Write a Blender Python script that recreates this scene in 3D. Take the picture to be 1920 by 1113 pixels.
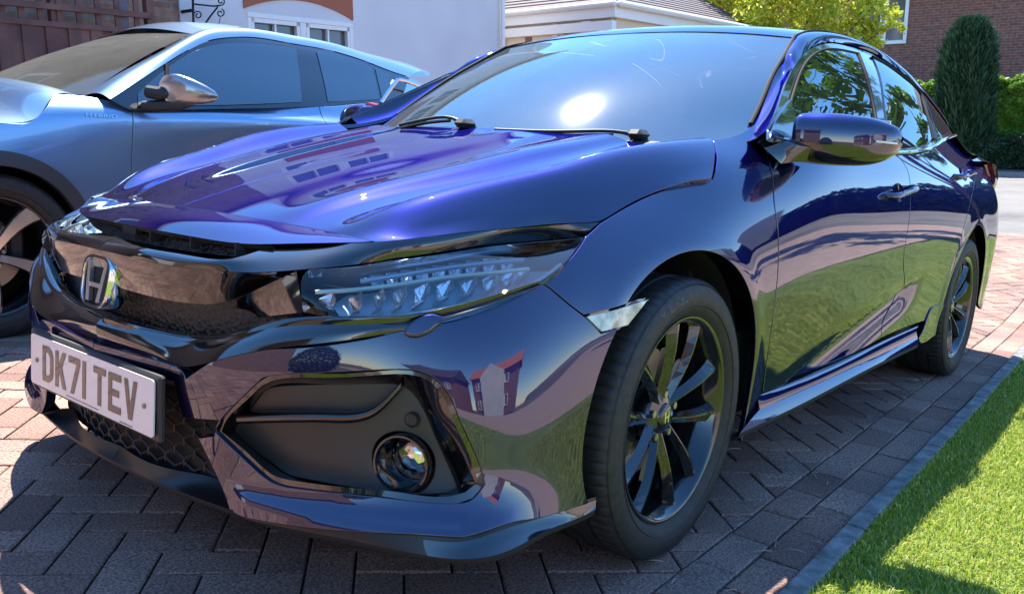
import bpy, bmesh, math, random
import numpy as np
from mathutils import Vector, Matrix, noise
from mathutils.geometry import delaunay_2d_cdt
random.seed(7); rng = np.random.default_rng(7)
for o in list(bpy.data.objects): bpy.data.objects.remove(o)
SC = bpy.context.scene; COL = SC.collection
# ------------------------------------------------------------ camera, world, sun, exposure
W, H = 1920., 1113.
CP = np.array([1.73336, 1.749, .87976]); YAW, PIT, ROL, FOC = -2.47114, .15816, -.06181, 1640.6
_f = np.array([math.cos(PIT)*math.cos(YAW), math.cos(PIT)*math.sin(YAW), -math.sin(PIT)])
_r = np.cross(_f, [0, 0, 1]); _r /= np.linalg.norm(_r); _d = np.cross(_f, _r)
CM = np.array([math.cos(ROL)*_r+math.sin(ROL)*_d, -math.sin(ROL)*_r+math.cos(ROL)*_d, _f])
cam = bpy.data.cameras.new("camera"); camo = bpy.data.objects.new("camera", cam); COL.objects.link(camo)
cam.sensor_width = 36; cam.lens = 36*FOC/W; cam.clip_start = .05; cam.clip_end = 600
camo.matrix_world = Matrix([[CM[0][i], -CM[1][i], -CM[2][i], CP[i]] for i in range(3)]+[[0, 0, 0, 1]])
SC.camera = camo
SUN = Vector((-.31, -.375, .87)).normalized()
wd = bpy.data.worlds.new("World"); SC.world = wd; wd.use_nodes = True
nt = wd.node_tree; bg = nt.nodes["Background"]; sky = nt.nodes.new("ShaderNodeTexSky"); sky.sky_type = 'NISHITA'
sky.sun_disc = False; sky.sun_elevation = math.asin(SUN.z); sky.sun_rotation = math.atan2(SUN.x, SUN.y)
sky.air_density = 1.0; sky.dust_density = .15; sky.ozone_density = 4.0
hs_ = nt.nodes.new('ShaderNodeHueSaturation'); hs_.inputs['Saturation'].default_value = 1.2; nt.links.new(sky.outputs[0], hs_.inputs['Color']); nt.links.new(hs_.outputs[0], bg.inputs[0]); bg.inputs[1].default_value = .15
sl = bpy.data.lights.new("sun", 'SUN'); sl.energy = 5.0; sl.angle = math.radians(.55); sl.color = (1, .95, .87)
slo = bpy.data.objects.new("sun", sl); COL.objects.link(slo); slo.rotation_euler = SUN.to_track_quat('Z', 'Y').to_euler()
SC.view_settings.view_transform = 'Standard'; SC.view_settings.look = 'None'; SC.view_settings.exposure = 1.65; SC.view_settings.gamma = 1
SC.cycles.max_bounces = 8; SC.cycles.glossy_bounces = 5; SC.cycles.transmission_bounces = 8; SC.cycles.transparent_max_bounces = 24
SC.cycles.caustics_reflective = False; SC.cycles.caustics_refractive = False; SC.cycles.sample_clamp_indirect = 6
try: SC.cycles.use_denoising = True
except Exception: pass
# level frame: the drive is tilted; true vertical in scene coordinates
UPV = Vector((.0705, -.0231, 1)).normalized()
TL = Vector((0, 0, 1)).rotation_difference(UPV).to_matrix()
TN = np.array(TL)
def L2W(p): return TL @ Vector(p)
# ------------------------------------------------------------ picking: a photograph pixel onto a plane of known x, y or z
def ray(u, v): return CP, np.array([(u-W/2)/FOC, (v-H/2)/FOC, 1.]) @ CM
def on(u, v, ax, val):
    c, d = ray(u, v); i = 'xyz'.index(ax); return c+(val-c[i])/d[i]*d
def Z(u, v, z): return on(u, v, 'z', z)
def Y(u, v, y): return on(u, v, 'y', y)
def X(u, v, x): return on(u, v, 'x', x)
def onL(u, v, ax, val):          # same, in the level frame
    c, d = ray(u, v); c = TN.T@c; d = TN.T@d; i = 'xyz'.index(ax); return c+(val-c[i])/d[i]*d
def proj(p):
    q = (np.atleast_2d(np.asarray(p, float))-CP) @ CM.T
    return np.stack([W/2+FOC*q[:, 0]/q[:, 2], H/2+FOC*q[:, 1]/q[:, 2]], 1)
# ------------------------------------------------------------ materials
def mat(name, col, rough=.5, metal=0., coat=0., spec=.5, crough=.03, **kw):
    m = bpy.data.materials.new(name); m.use_nodes = True; b = m.node_tree.nodes["Principled BSDF"]
    b.inputs["Base Color"].default_value = (*col, 1); b.inputs["Roughness"].default_value = rough
    b.inputs["Metallic"].default_value = metal; b.inputs["Coat Weight"].default_value = coat
    b.inputs["Coat Roughness"].default_value = crough; b.inputs["Specular IOR Level"].default_value = spec
    for k, v in kw.items(): b.inputs[k.replace('_', ' ')].default_value = v
    return m
def nodes(m):
    t = m.node_tree; return t, t.nodes, t.links, t.nodes["Principled BSDF"]
def tex(m, kind, scale, coord='Object', **kw):
    t, n, l, b = nodes(m); c = n.new("ShaderNodeTexCoord"); x = n.new(kind)
    if 'Scale' in x.inputs: x.inputs['Scale'].default_value = scale
    for k, v in kw.items(): x.inputs[k.replace('_', ' ')].default_value = v
    l.new(c.outputs[coord], x.inputs['Vector']); return x
def ramp(m, src, stops, to=None):
    t, n, l, b = nodes(m); r = n.new("ShaderNodeValToRGB"); e = r.color_ramp.elements
    while len(e) < len(stops): e.new(.5)
    for k, (p, c) in enumerate(stops): e[k].position = p; e[k].color = (*c, 1) if len(c) == 3 else c
    l.new(src, r.inputs[0])
    if to: l.new(r.outputs[0], b.inputs[to])
    return r
def bump(m, src, strength, dist=.01, sock="Normal"):
    t, n, l, b = nodes(m); k = n.new("ShaderNodeBump"); k.inputs["Strength"].default_value = strength; k.inputs["Distance"].default_value = dist
    l.new(src, k.inputs["Height"]); l.new(k.outputs[0], b.inputs[sock]); return k
def mixc(m, fac, a, b_):
    t, n, l, b = nodes(m); x = n.new("ShaderNodeMix"); x.data_type = 'RGBA'
    if hasattr(fac, 'links') : l.new(fac, x.inputs[0])
    else: x.inputs[0].default_value = fac
    for s, v in ((6, a), (7, b_)):
        if hasattr(v, 'links'): l.new(v, x.inputs[s])
        else: x.inputs[s].default_value = (*v, 1)
    return x.outputs[2]
def paint_mat(name, col, metal, rough, crough=.004):
    m = mat(name, col, rough, metal, 1., .5, crough)
    t, n, l, b = nodes(m)
    b.inputs["Coat IOR"].default_value = 1.85; b.inputs['Specular Tint'].default_value = (.36, .37, .66, 1) if metal >= 1 else (.8, .85, .9, 1)
    v = tex(m, "ShaderNodeTexVoronoi", 2600.); mp = ramp(m, v.outputs["Color"], [(0, tuple(c*.72 for c in col)), (1, tuple(min(1, c*1.3) for c in col))], "Base Color")
    nz = tex(m, "ShaderNodeTexNoise", 5.0); nz.inputs["Detail"].default_value = 6      # dust film on the lacquer
    r = ramp(m, nz.outputs[0], [(.3, (crough,)*3), (.8, (crough+.012,)*3)]); l.new(r.outputs[0], b.inputs["Coat Roughness"])
    oz = tex(m, "ShaderNodeTexNoise", 380.); bump(m, oz.outputs[0], .010, .0006, "Coat Normal")
    return m
M = {}
M['paint'] = paint_mat("blue_paint", (.0115, .0112, .056), 1., .42)
M['gloss'] = mat("gloss_black", (.004, .004, .005), .12, 0, 1., Coat_IOR=1.6)
M['black'] = mat("matt_black_plastic", (.018, .018, .019), .55)
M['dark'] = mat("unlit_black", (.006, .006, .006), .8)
M['seal'] = mat("rubber_seal", (.008, .008, .009), .75, 0, 0, .2)
M['chrome'] = mat("chrome", (.75, .76, .78), .06, 1.)
M['tyre'] = mat("tyre_rubber", (.014, .014, .014), .62)
_n = tex(M['tyre'], "ShaderNodeTexNoise", 60.); ramp(M['tyre'], _n.outputs[0], [(.35, (.010, .010, .010)), (.75, (.026, .024, .022))], "Base Color")
M['rim'] = mat("rim_black", (.012, .012, .014), .16, .3, 1.)
M['disc'] = mat("brake_disc", (.32, .30, .28), .35, 1.)
def glass(name, tint, ior=1.5, rough=0.0, refl=(1, 1, 1)):
    m = bpy.data.materials.new(name); m.use_nodes = True; t = m.node_tree; n = t.nodes; l = t.links
    n.remove(n["Principled BSDF"]); o = n["Material Output"]
    tr = n.new("ShaderNodeBsdfTransparent"); tr.inputs[0].default_value = (*tint, 1)
    gl = n.new("ShaderNodeBsdfGlossy"); gl.inputs["Roughness"].default_value = rough; gl.inputs[0].default_value = ((.80, .94, 1, 1) if ior > 2 else (1, 1, 1, 1))
    fr = n.new("ShaderNodeFresnel"); fr.inputs[0].default_value = ior; mx = n.new("ShaderNodeMixShader")
    l.new(fr.outputs[0], mx.inputs[0]); l.new(tr.outputs[0], mx.inputs[1]); l.new(gl.outputs[0], mx.inputs[2]); l.new(mx.outputs[0], o.inputs[0])
    return m
def dusty(name, tint, dust, ior=1.6, amount=.12, rough=.0, haze=0.):
    m = glass(name, tint, ior, rough); t = m.node_tree; n = t.nodes; l = t.links; o = n["Material Output"]
    old = o.inputs[0].links[0].from_socket
    c = n.new("ShaderNodeTexCoord"); nz = n.new("ShaderNodeTexNoise"); nz.inputs["Scale"].default_value = 2.2; nz.inputs["Detail"].default_value = 3; nz.inputs["Roughness"].default_value = .45
    sp = n.new("ShaderNodeTexNoise"); sp.inputs["Scale"].default_value = 7; sp.inputs["Detail"].default_value = 2
    l.new(c.outputs["Object"], nz.inputs["Vector"]); l.new(c.outputs["Object"], sp.inputs["Vector"])
    mu = n.new("ShaderNodeMath"); mu.operation = 'MULTIPLY'; l.new(nz.outputs[0], mu.inputs[0]); l.new(sp.outputs[0], mu.inputs[1])
    r = n.new("ShaderNodeMapRange"); r.inputs[1].default_value = .15; r.inputs[2].default_value = .42; r.inputs[3].default_value = amount*.85; r.inputs[4].default_value = amount*1.15
    l.new(mu.outputs[0], r.inputs[0])
    df = n.new("ShaderNodeBsdfDiffuse"); df.inputs[0].default_value = (*dust, 1); mx = n.new("ShaderNodeMixShader")
    l.new(r.outputs[0], mx.inputs[0]); l.new(old, mx.inputs[1]); l.new(df.outputs[0], mx.inputs[2]); l.new(mx.outputs[0], o.inputs[0])
    if haze:      # imitates glare round the sun glint by spreading out a little of the reflection
        prev = mx.outputs[0]
        for rr, f in ((.04, .06), (.11, .04)):
            g2 = n.new("ShaderNodeBsdfGlossy"); g2.inputs["Roughness"].default_value = rr; m2 = n.new("ShaderNodeMixShader"); m2.inputs[0].default_value = f*haze
            l.new(prev, m2.inputs[1]); l.new(g2.outputs[0], m2.inputs[2]); prev = m2.outputs[0]
        l.new(prev, o.inputs[0])
    return m
M['screen'] = dusty("windscreen_glass", (.72, .80, .80), (.46, .64, .78), 3.0, .06, 0., .7)  # dust layer tinted blue, so it also carries sky brightness on the glass
M['tint'] = dusty("tinted_side_glass", (.10, .12, .12), (.4, .42, .44), 2.8, .02)
M['lens'] = glass("lamp_lens", (.96, .98, .99), 1.5)
# ------------------------------------------------------------ object helpers
def obj(name, me, m, parent=None, smooth=True):
    o = bpy.data.objects.new(name, me); COL.objects.link(o)
    if m is not None and not me.materials:
        for k in (m if isinstance(m, (list, tuple)) else [m]): me.materials.append(k)
    if parent is not None: o.parent = parent
    return o
def thing(name, label, cat, loc=(0, 0, 0), rot=None, group=None):
    o = bpy.data.objects.new(name, None); COL.objects.link(o); o.empty_display_size = .1
    o.location = loc
    if rot is not None: o.rotation_euler = rot
    o['label'] = label; o['category'] = cat
    if group: o['group'] = group
    return o
def tag(o, label=None, cat=None, group=None, kind=None):
    for k, v in (('label', label), ('category', cat), ('group', group), ('kind', kind)):
        if v: o[k] = v
    return o
def mesh(name, V, F, nrm=None, smooth=True):
    me = bpy.data.meshes.new(name); me.from_pydata([tuple(map(float, v)) for v in V], [], [tuple(map(int, f)) for f in F]); me.update()
    if smooth: me.polygons.foreach_set('use_smooth', [True]*len(me.polygons))
    if nrm is not None: me.normals_split_custom_set_from_vertices([tuple(map(float, v)) for v in nrm])
    return me
class MB:
    """collects boxes, prisms, tubes and lathes into one mesh"""
    def __init__(s): s.V = []; s.F = []; s.s = []
    def add(s, V, F, smooth=False):
        b = len(s.V); s.V += [tuple(map(float, v)) for v in V]; s.F += [tuple(int(i)+b for i in f) for f in F]; s.s += [smooth]*len(F); return s
    def box(s, c, d, R=None, bev=0.):
        c = np.array(c, float); h = np.array(d, float)/2; e = min(bev, *(h*.98)) if bev else 0
        if not e:
            V = [np.array(p)*h for p in ((-1,-1,-1),(1,-1,-1),(1,1,-1),(-1,1,-1),(-1,-1,1),(1,-1,1),(1,1,1),(-1,1,1))]
            F = [(0,3,2,1),(4,5,6,7),(0,1,5,4),(1,2,6,5),(2,3,7,6),(3,0,4,7)]
        else:
            V = []; F = []; ix = {}
            for sx in (-1, 1):
                for sy in (-1, 1):
                    for sz in (-1, 1):
                        sg = np.array((sx, sy, sz))
                        for a in range(3):
                            k = h-e; k[a] = h[a]; ix[sx, sy, sz, a] = len(V); V.append(sg*k)
            def q(*k): F.append(tuple(ix[i] for i in k))
            for a in range(3):
                b, c2 = (a+1) % 3, (a+2) % 3
                for sa in (-1, 1):
                    def K(sb, sc, ax):
                        v = [0, 0, 0]; v[a] = sa; v[b] = sb; v[c2] = sc; return (*v, ax)
                    o_ = [K(-1, -1, a), K(1, -1, a), K(1, 1, a), K(-1, 1, a)]
                    q(*(o_ if sa > 0 else o_[::-1]))
                for sb in (-1, 1):
                    for sc in (-1, 1):
                        def K2(sa, ax):
                            v = [0, 0, 0]; v[a] = sa; v[b] = sb; v[c2] = sc; return (*v, ax)
                        o_ = [K2(-1, b), K2(1, b), K2(1, c2), K2(-1, c2)]
                        q(*(o_ if sb*sc < 0 else o_[::-1]))
            for sx in (-1, 1):
                for sy in (-1, 1):
                    for sz in (-1, 1):
                        t = [(sx, sy, sz, 0), (sx, sy, sz, 1), (sx, sy, sz, 2)]; q(*(t if sx*sy*sz > 0 else t[::-1]))
        V = np.array(V)
        if R is not None: V = V @ np.array(R).T
        return s.add(V+c, F)
    def prism(s, poly, a, b, ax=2, smooth=False):     # polygon in the two other axes, extruded along ax from a to b
        n = len(poly); V = []
        for h in (a, b):
            for p in poly:
                v = [0, 0, 0]; k = [i for i in range(3) if i != ax]; v[k[0]], v[k[1]] = p; v[ax] = h; V.append(v)
        F = [tuple(range(n))[::-1], tuple(range(n, 2*n))]+[(i, (i+1) % n, n+(i+1) % n, n+i) for i in range(n)]
        return s.add(V, F, smooth)
    def tube(s, pts, r, n=10, cap=True):
        pts = [np.array(p, float) for p in pts]; rr = r if hasattr(r, '__len__') else [r]*len(pts); V = []; F = []; up = None
        for i, p in enumerate(pts):
            t = pts[min(i+1, len(pts)-1)]-pts[max(i-1, 0)]; t /= np.linalg.norm(t)+1e-9
            if up is None: up = np.cross(t, [0, 0, 1] if abs(t[2]) < .9 else [1, 0, 0])
            a = up-t*(up@t); a /= np.linalg.norm(a)+1e-9; up = a; b = np.cross(t, a)
            for k in range(n):
                th = 2*math.pi*k/n; V.append(p+rr[i]*(math.cos(th)*a+math.sin(th)*b))
        for i in range(len(pts)-1):
            for k in range(n): F.append((i*n+k, i*n+(k+1) % n, (i+1)*n+(k+1) % n, (i+1)*n+k))
        if cap: F += [tuple(range(n))[::-1], tuple(range((len(pts)-1)*n, len(pts)*n))]
        return s.add(V, F, True)
    def lathe(s, prof, n=64, closed=False):           # profile of (r, y) about the y axis
        V = []; F = []; m = len(prof)
        for k in range(n):
            th = 2*math.pi*k/n
            for r, y in prof: V.append((r*math.cos(th), y, r*math.sin(th)))
        for k in range(n):
            for j in range(m if closed else m-1):
                j2 = (j+1) % m; F.append((k*m+j, k*m+j2, ((k+1) % n)*m+j2, ((k+1) % n)*m+j))
        return s.add(V, F, True)
    def build(s, name, m, parent=None, sharp=35):
        me = bpy.data.meshes.new(name); me.from_pydata(s.V, [], s.F); me.update()
        bm = bmesh.new(); bm.from_mesh(me); bmesh.ops.recalc_face_normals(bm, faces=bm.faces)
        bm.to_mesh(me); bm.free()
        me.polygons.foreach_set('use_smooth', s.s if len(s.s) == len(me.polygons) else [False]*len(me.polygons))
        if any(s.s): me.set_sharp_from_angle(angle=math.radians(sharp))
        return obj(name, me, m, parent)
# ------------------------------------------------------------ interpolating spline surfaces
class Sp:
    def __init__(s, k):
        s.k = np.array(k, float); n = len(k); s.n = n; A = np.eye(n); B = np.zeros((n, n)); h = np.diff(s.k)
        for i in range(1, n-1):
            A[i, i-1] = h[i-1]; A[i, i] = 2*(h[i-1]+h[i]); A[i, i+1] = h[i]
            B[i, i-1] = 6/h[i-1]; B[i, i+1] = 6/h[i]; B[i, i] = -6/h[i-1]-6/h[i]
        s.M = np.linalg.solve(A, B)
    def b(s, u):
        u = np.atleast_1d(np.asarray(u, float)); k = s.k; uc = np.clip(u, k[0], k[-1]); i = np.clip(np.searchsorted(k, uc)-1, 0, s.n-2)
        h = k[i+1]-k[i]; a = (k[i+1]-uc)/h; b = (uc-k[i])/h; r = np.arange(len(u)); I = np.eye(s.n)
        V = a[:, None]*I[i]+b[:, None]*I[i+1]+(((a**3-a)*h*h/6)[:, None]*s.M[i]+((b**3-b)*h*h/6)[:, None]*s.M[i+1])
        D = (I[i+1]-I[i])/h[:, None]+((-(3*a*a-1)*h/6)[:, None]*s.M[i]+((3*b*b-1)*h/6)[:, None]*s.M[i+1])
        return V+(u-uc)[:, None]*D, D
class Surf:
    def __init__(s, G, out=(0, 1, 0), disp=None):
        s.G = G = np.array(G, float); s.out = np.array(out, float); s.disp = disp
        du = np.linalg.norm(np.diff(G, axis=1), axis=2).mean(0); dv = np.linalg.norm(np.diff(G, axis=0), axis=2).mean(1)
        s.u = Sp(np.concatenate([[0], np.cumsum(du)])); s.v = Sp(np.concatenate([[0], np.cumsum(dv)])); s._g = None
        c = s.nrm0(s.u.k.mean(), s.v.k.mean())[0]; s.sg = 1. if c@s.out > 0 else -1.
    def raw(s, u, v):
        bu, du = s.u.b(u); bv, dv = s.v.b(v)
        return np.einsum('ni,ijk,nj->nk', bv, s.G, bu), np.einsum('ni,ijk,nj->nk', bv, s.G, du), np.einsum('ni,ijk,nj->nk', dv, s.G, bu)
    def P(s, u, v):
        p = s.raw(u, v)[0]; return s.disp(p) if s.disp else p
    def nrm0(s, u, v):
        if s.disp:
            e = 1e-4; u = np.atleast_1d(u).astype(float); v = np.atleast_1d(v).astype(float)
            a = s.P(u+e, v)-s.P(u-e, v); b = s.P(u, v+e)-s.P(u, v-e)
        else: _, a, b = s.raw(u, v)
        c = np.cross(a, b); return c/(np.linalg.norm(c, axis=1)[:, None]+1e-12)
    def N(s, u, v): return s.nrm0(u, v)*s.sg
    def pick(s, pts):
        pts = np.atleast_2d(np.array(pts, float))
        if s._g is None:
            U, V = np.meshgrid(np.linspace(s.u.k[0], s.u.k[-1], 90), np.linspace(s.v.k[0], s.v.k[-1], 70)); U = U.ravel(); V = V.ravel()
            p = s.P(U, V); n = s.N(U, V); ff = ((CP-p)*n).sum(1) > 0; s._g = (U, V, proj(p), ff)
        U, V, q, ff = s._g; res = []
        for t in pts:
            d = np.hypot(*(q-t).T)+np.where(ff, 0, 60); i = d.argmin(); u, v = U[i], V[i]; c, dr = ray(*t); tt = None
            for it in range(14):
                e = 1e-4; p = s.P([u], [v])[0]; a = (s.P([u+e], [v])[0]-p)/e; b = (s.P([u], [v+e])[0]-p)/e
                A = np.array([a, b, -dr]).T
                if tt is None: tt = (p-c)@dr/(dr@dr)
                r = p-(c+tt*dr)
                try: st = -np.linalg.solve(A, r)
                except Exception: break
                m = np.abs(st[:2]).max(); st = st*min(1, .08/m) if m > 0 else st
                u += st[0]; v += st[1]; tt += st[2]
                if m < 1e-6: break
            res.append((u, v))
        return np.array(res)
    def inv(s, pts3):            # nearest (u, v) of points in space
        out = []
        U, V = np.meshgrid(np.linspace(s.u.k[0], s.u.k[-1], 60), np.linspace(s.v.k[0], s.v.k[-1], 50)); U = U.ravel(); V = V.ravel(); g = s.P(U, V)
        for t in np.atleast_2d(pts3):
            i = ((g-t)**2).sum(1).argmin(); u, v = U[i], V[i]
            for _ in range(10):
                e = 1e-4; p = s.P([u], [v])[0]; J = np.array([(s.P([u+e], [v])[0]-p)/e, (s.P([u], [v+e])[0]-p)/e]).T
                st = np.linalg.lstsq(J, t-p, rcond=None)[0]; u += st[0]; v += st[1]
            out.append((u, v))
        return np.array(out)
def cr(pts, step=.012, closed=False):      # smooth polyline through points (natural spline on chord length)
    p = np.array(pts, float)
    if len(p) == 2: n = max(2, int(np.linalg.norm(p[1]-p[0])/step)+1); return p[0]+(p[1]-p[0])*np.linspace(0, 1, n)[:, None]
    d = np.sqrt(np.linalg.norm(np.diff(p, axis=0), axis=1)+1e-9); k = np.concatenate([[0], np.cumsum(d)]); S = Sp(k)
    L = np.linalg.norm(np.diff(p, axis=0), axis=1).sum(); n = max(4, int(L/step)+1)
    return S.b(np.linspace(0, k[-1], n))[0] @ p
def outline(S, segs, step=.012):
    """segs: list of smooth runs; each run a list of pixels (2 numbers) or points in space (3 numbers)"""
    out = []
    for sg in segs:
        q = np.array([S.pick([p])[0] if len(p) == 2 else S.inv([p])[0] for p in sg]); out.append(cr(q, step)[:-1])
    return np.concatenate(out)
def area2(p): x, y = p.T; return (x*np.roll(y, -1)-y*np.roll(x, -1)).sum()/2
def inset(p, d):
    a = p-np.roll(p, 1, 0); b = np.roll(p, -1, 0)-p
    a /= np.linalg.norm(a, axis=1)[:, None]+1e-12; b /= np.linalg.norm(b, axis=1)[:, None]+1e-12
    na = np.stack([-a[:, 1], a[:, 0]], 1); nb = np.stack([-b[:, 1], b[:, 0]], 1); m = na+nb; l = np.linalg.norm(m, axis=1)[:, None]+1e-9; m /= l
    c = np.clip((m*na).sum(1), .45, 1)[:, None]; return p+m*d/c
def inside(q, loops):
    r = np.zeros(len(q), bool)
    for p in loops:
        x0, y0 = p.T; x1, y1 = np.roll(p, -1, 0).T
        for k in range(len(p)):
            if y0[k] == y1[k]: continue
            c = (y0[k] > q[:, 1]) != (y1[k] > q[:, 1]); xi = x0[k]+(q[:, 1]-y0[k])*(x1[k]-x0[k])/(y1[k]-y0[k]); r ^= c & (q[:, 0] < xi)
    return r
def panel_mesh(S, outer, holes=(), gap=.0018, thick=.012, res=.022, off=0., round_=.0018):
    loops = []
    for i, p in enumerate([outer]+list(holes)):
        p = np.array(p); a = area2(p)
        if (a < 0) == (i == 0): p = p[::-1]
        keep = np.linalg.norm(p-np.roll(p, 1, 0), axis=1) > 1e-4; p = p[keep]; loops.append(inset(p, gap+round_))
    lo = loops[0].min(0); hi = loops[0].max(0)
    gx, gy = np.meshgrid(np.arange(lo[0], hi[0], res), np.arange(lo[1], hi[1], res)); g = np.stack([gx.ravel(), gy.ravel()], 1)
    g = g[inside(g, loops)]; B = np.concatenate(loops)
    if len(g):
        dmin = np.min(((g[:, None, :]-B[None])**2).sum(2), axis=1) if len(g)*len(B) < 4e7 else np.ones(len(g)); g = g[dmin > (.4*res)**2]
    pts = np.concatenate([B, g]) if len(g) else B; E = []; b = 0
    for p in loops: n = len(p); E += [(b+i, b+(i+1) % n) for i in range(n)]; b += n
    r = delaunay_2d_cdt([Vector(p) for p in pts], E, [], 0, 1e-7, True)
    V2 = np.array([(v.x, v.y) for v in r[0]]); F = np.array(r[2]); orig = r[3]
    cen = V2[F].mean(1); F = F[inside(cen, loops)]
    P3 = S.P(V2[:, 0], V2[:, 1]); N3 = S.N(V2[:, 0], V2[:, 1]); P3 = P3+N3*off
    if len(F):
        t = P3[F]; fn = np.cross(t[:, 1]-t[:, 0], t[:, 2]-t[:, 0]); fl = (fn*N3[F].mean(1)).sum(1) < 0; F[fl] = F[fl][:, ::-1]
    V = list(P3); NN = list(N3); FF = [tuple(f) for f in F]
    inv = {}
    for i, o in enumerate(orig):
        for k in o: inv[k] = i
    b = 0
    for p in loops:
        n = len(p); ids = [inv.get(b+i) for i in range(n)]; b += n; ids = [i for i in ids if i is not None]; n = len(ids)
        if n < 3: continue
        Q = P3[ids]; Nn = N3[ids]; T = np.roll(Q, -1, 0)-np.roll(Q, 1, 0); T /= np.linalg.norm(T, axis=1)[:, None]+1e-12
        O = np.cross(T, Nn); ctr = S.P(*(inset(p, .004).T)) if len(p) == n else None
        if ctr is not None:
            if ((Q-(ctr+Nn*off))*O).sum() < 0: O = -O
        elif ((Q-Q.mean(0))*O).sum() < 0: O = -O
        rings = [ids]
        for oo, dd, nn in ((.7, .3, Nn+O), (1., 1., O), (1., 1.+thick/max(round_, 1e-4), O)):
            base = len(V); V += list(Q+O*round_*oo-Nn*round_*dd); NN += list(nn/(np.linalg.norm(nn, axis=1)[:, None]+1e-9)); rings.append(list(range(base, base+n)))
        for A, B_ in zip(rings[:-1], rings[1:]):
            q = V[A[1]]-V[A[0]]; w = V[B_[0]]-V[A[0]]; flip = np.cross(q, w)@(Nn[0]+O[0]) < 0
            for i in range(n):
                f = (A[i], A[(i+1) % n], B_[(i+1) % n], B_[i]); FF.append(f[::-1] if flip else f)
    return np.array(V), FF, np.array(NN)
def put(name, VFN, m, parent, mirror=False, label=None):
    V, F, N = VFN; o = obj(name, mesh(name, V, F, N), m, parent)
    if label: o['label'] = label
    if mirror:
        s = np.array([1, -1, 1]); o2 = obj(name, mesh(name, V*s, [f[::-1] for f in F], N*s), m, parent)
        return o, o2
    return o
def sheet_vfn(S, nu=60, nv=16, off=0., rng_=None):
    u0, u1, v0, v1 = rng_ or (S.u.k[0], S.u.k[-1], S.v.k[0], S.v.k[-1])
    U, Vv = np.meshgrid(np.linspace(u0, u1, nu), np.linspace(v0, v1, nv)); U = U.ravel(); Vv = Vv.ravel()
    N = S.N(U, Vv); P = S.P(U, Vv)+N*off
    F = [(j*nu+i, j*nu+i+1, (j+1)*nu+i+1, (j+1)*nu+i) for j in range(nv-1) for i in range(nu-1)]
    q = P[list(F[len(F)//2])]
    if np.cross(q[1]-q[0], q[2]-q[0])@N[F[len(F)//2][0]] < 0: F = [f[::-1] for f in F]
    return P, F, N
def soft(p, it=10):
    p = np.array(p, float)
    for _ in range(it): q = p.copy(); q[1:-1] += .5*((p[:-2]+p[2:])/2-p[1:-1]); p = q
    return p
def rows(*rr, n=24, sm_=0):           # resample several 3-D polylines to equal counts -> control grid
    return np.array([soft(resamp(r, n), sm_) for r in rr])
def regrid(G, nu=30, nv=22, it=10, along='uv', fix=False):
    S0 = Surf(G); U, V = np.meshgrid(np.linspace(S0.u.k[0], S0.u.k[-1], nu), np.linspace(S0.v.k[0], S0.v.k[-1], nv)); P = S0.raw(U.ravel(), V.ravel())[0].reshape(nv, nu, 3)
    for _ in range(it):
        Q = P.copy()
        if 'u' in along: Q[:, 1:-1] += .5*((P[:, :-2]+P[:, 2:])/2-P[:, 1:-1])
        P = Q; Q = P.copy()
        if 'v' in along: Q[1:-1] += .5*((P[:-2]+P[2:])/2-P[1:-1])
        if fix: Q[:, 0], Q[:, -1] = P[:, 0], P[:, -1]
        P = Q
    return P
def resamp(r, n):
    p = np.array(r, float); k = np.concatenate([[0], np.cumsum(np.linalg.norm(np.diff(p, axis=0), axis=1))]); S = Sp(k)
    return S.b(np.linspace(0, k[-1], n))[0] @ p
# ================================================================ THE DARK BLUE HATCHBACK
car = thing("parked_car", "dark blue five-door hatchback with black wheels and sun glint on its windscreen, nearest the lawn", "car", (-1.35, 0, 0))
def A_(p): return [tuple(q) for q in p]
CO = np.array([-1.35, 0, 0])
_put = put
def put(name, VFN, m, parent=None, mirror=False, label=None):
    V, F, N = VFN; return _put(name, (np.asarray(V)-CO, F, N), m, parent or car, mirror, label)
# ---- side of the body: y as a function of (x, z)
xs = [.50, .33, .18, .05, -.15, -.35, -.6, -1.0, -1.6, -2.2, -2.7, -3.1, -3.45, -3.62]
zs = [.20, .30, .42, .52, .60, .68, .75, .81, .86, .91, .955, 1.0]
yt = [[.872,.84,.838,.82,.79,.74,.68,.62,.56,.5,.45,.4],
 [.876,.868,.872,.868,.855,.82,.765,.71,.65,.59,.53,.47],
 [.880,.876,.880,.880,.872,.848,.80,.735,.665,.60,.54,.48],
 [.884,.882,.887,.890,.888,.874,.842,.782,.71,.63,.56,.49],
 [.884,.882,.888,.893,.894,.888,.872,.848,.812,.755,.68,.60],
 [.878,.876,.884,.890,.894,.892,.884,.868,.846,.800,.72,.63],
 [.872,.868,.876,.884,.892,.895,.892,.885,.872,.850,.81,.735],
 [.870,.864,.872,.882,.892,.898,.898,.893,.884,.869,.850,.825],
 [.872,.866,.874,.885,.896,.902,.902,.897,.888,.873,.853,.830],
 [.878,.875,.882,.892,.902,.906,.905,.898,.885,.866,.842,.815],
 [.885,.885,.892,.900,.906,.907,.903,.892,.874,.850,.822,.79],
 [.88,.88,.885,.892,.896,.895,.888,.875,.855,.828,.798,.765],
 [.84,.845,.855,.862,.865,.862,.855,.845,.825,.80,.77,.735],
 [.76,.77,.78,.79,.79,.79,.785,.775,.76,.74,.71,.68]]
def sm(t): t = np.clip(t, 0, 1); return t*t*(3-2*t)
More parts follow.
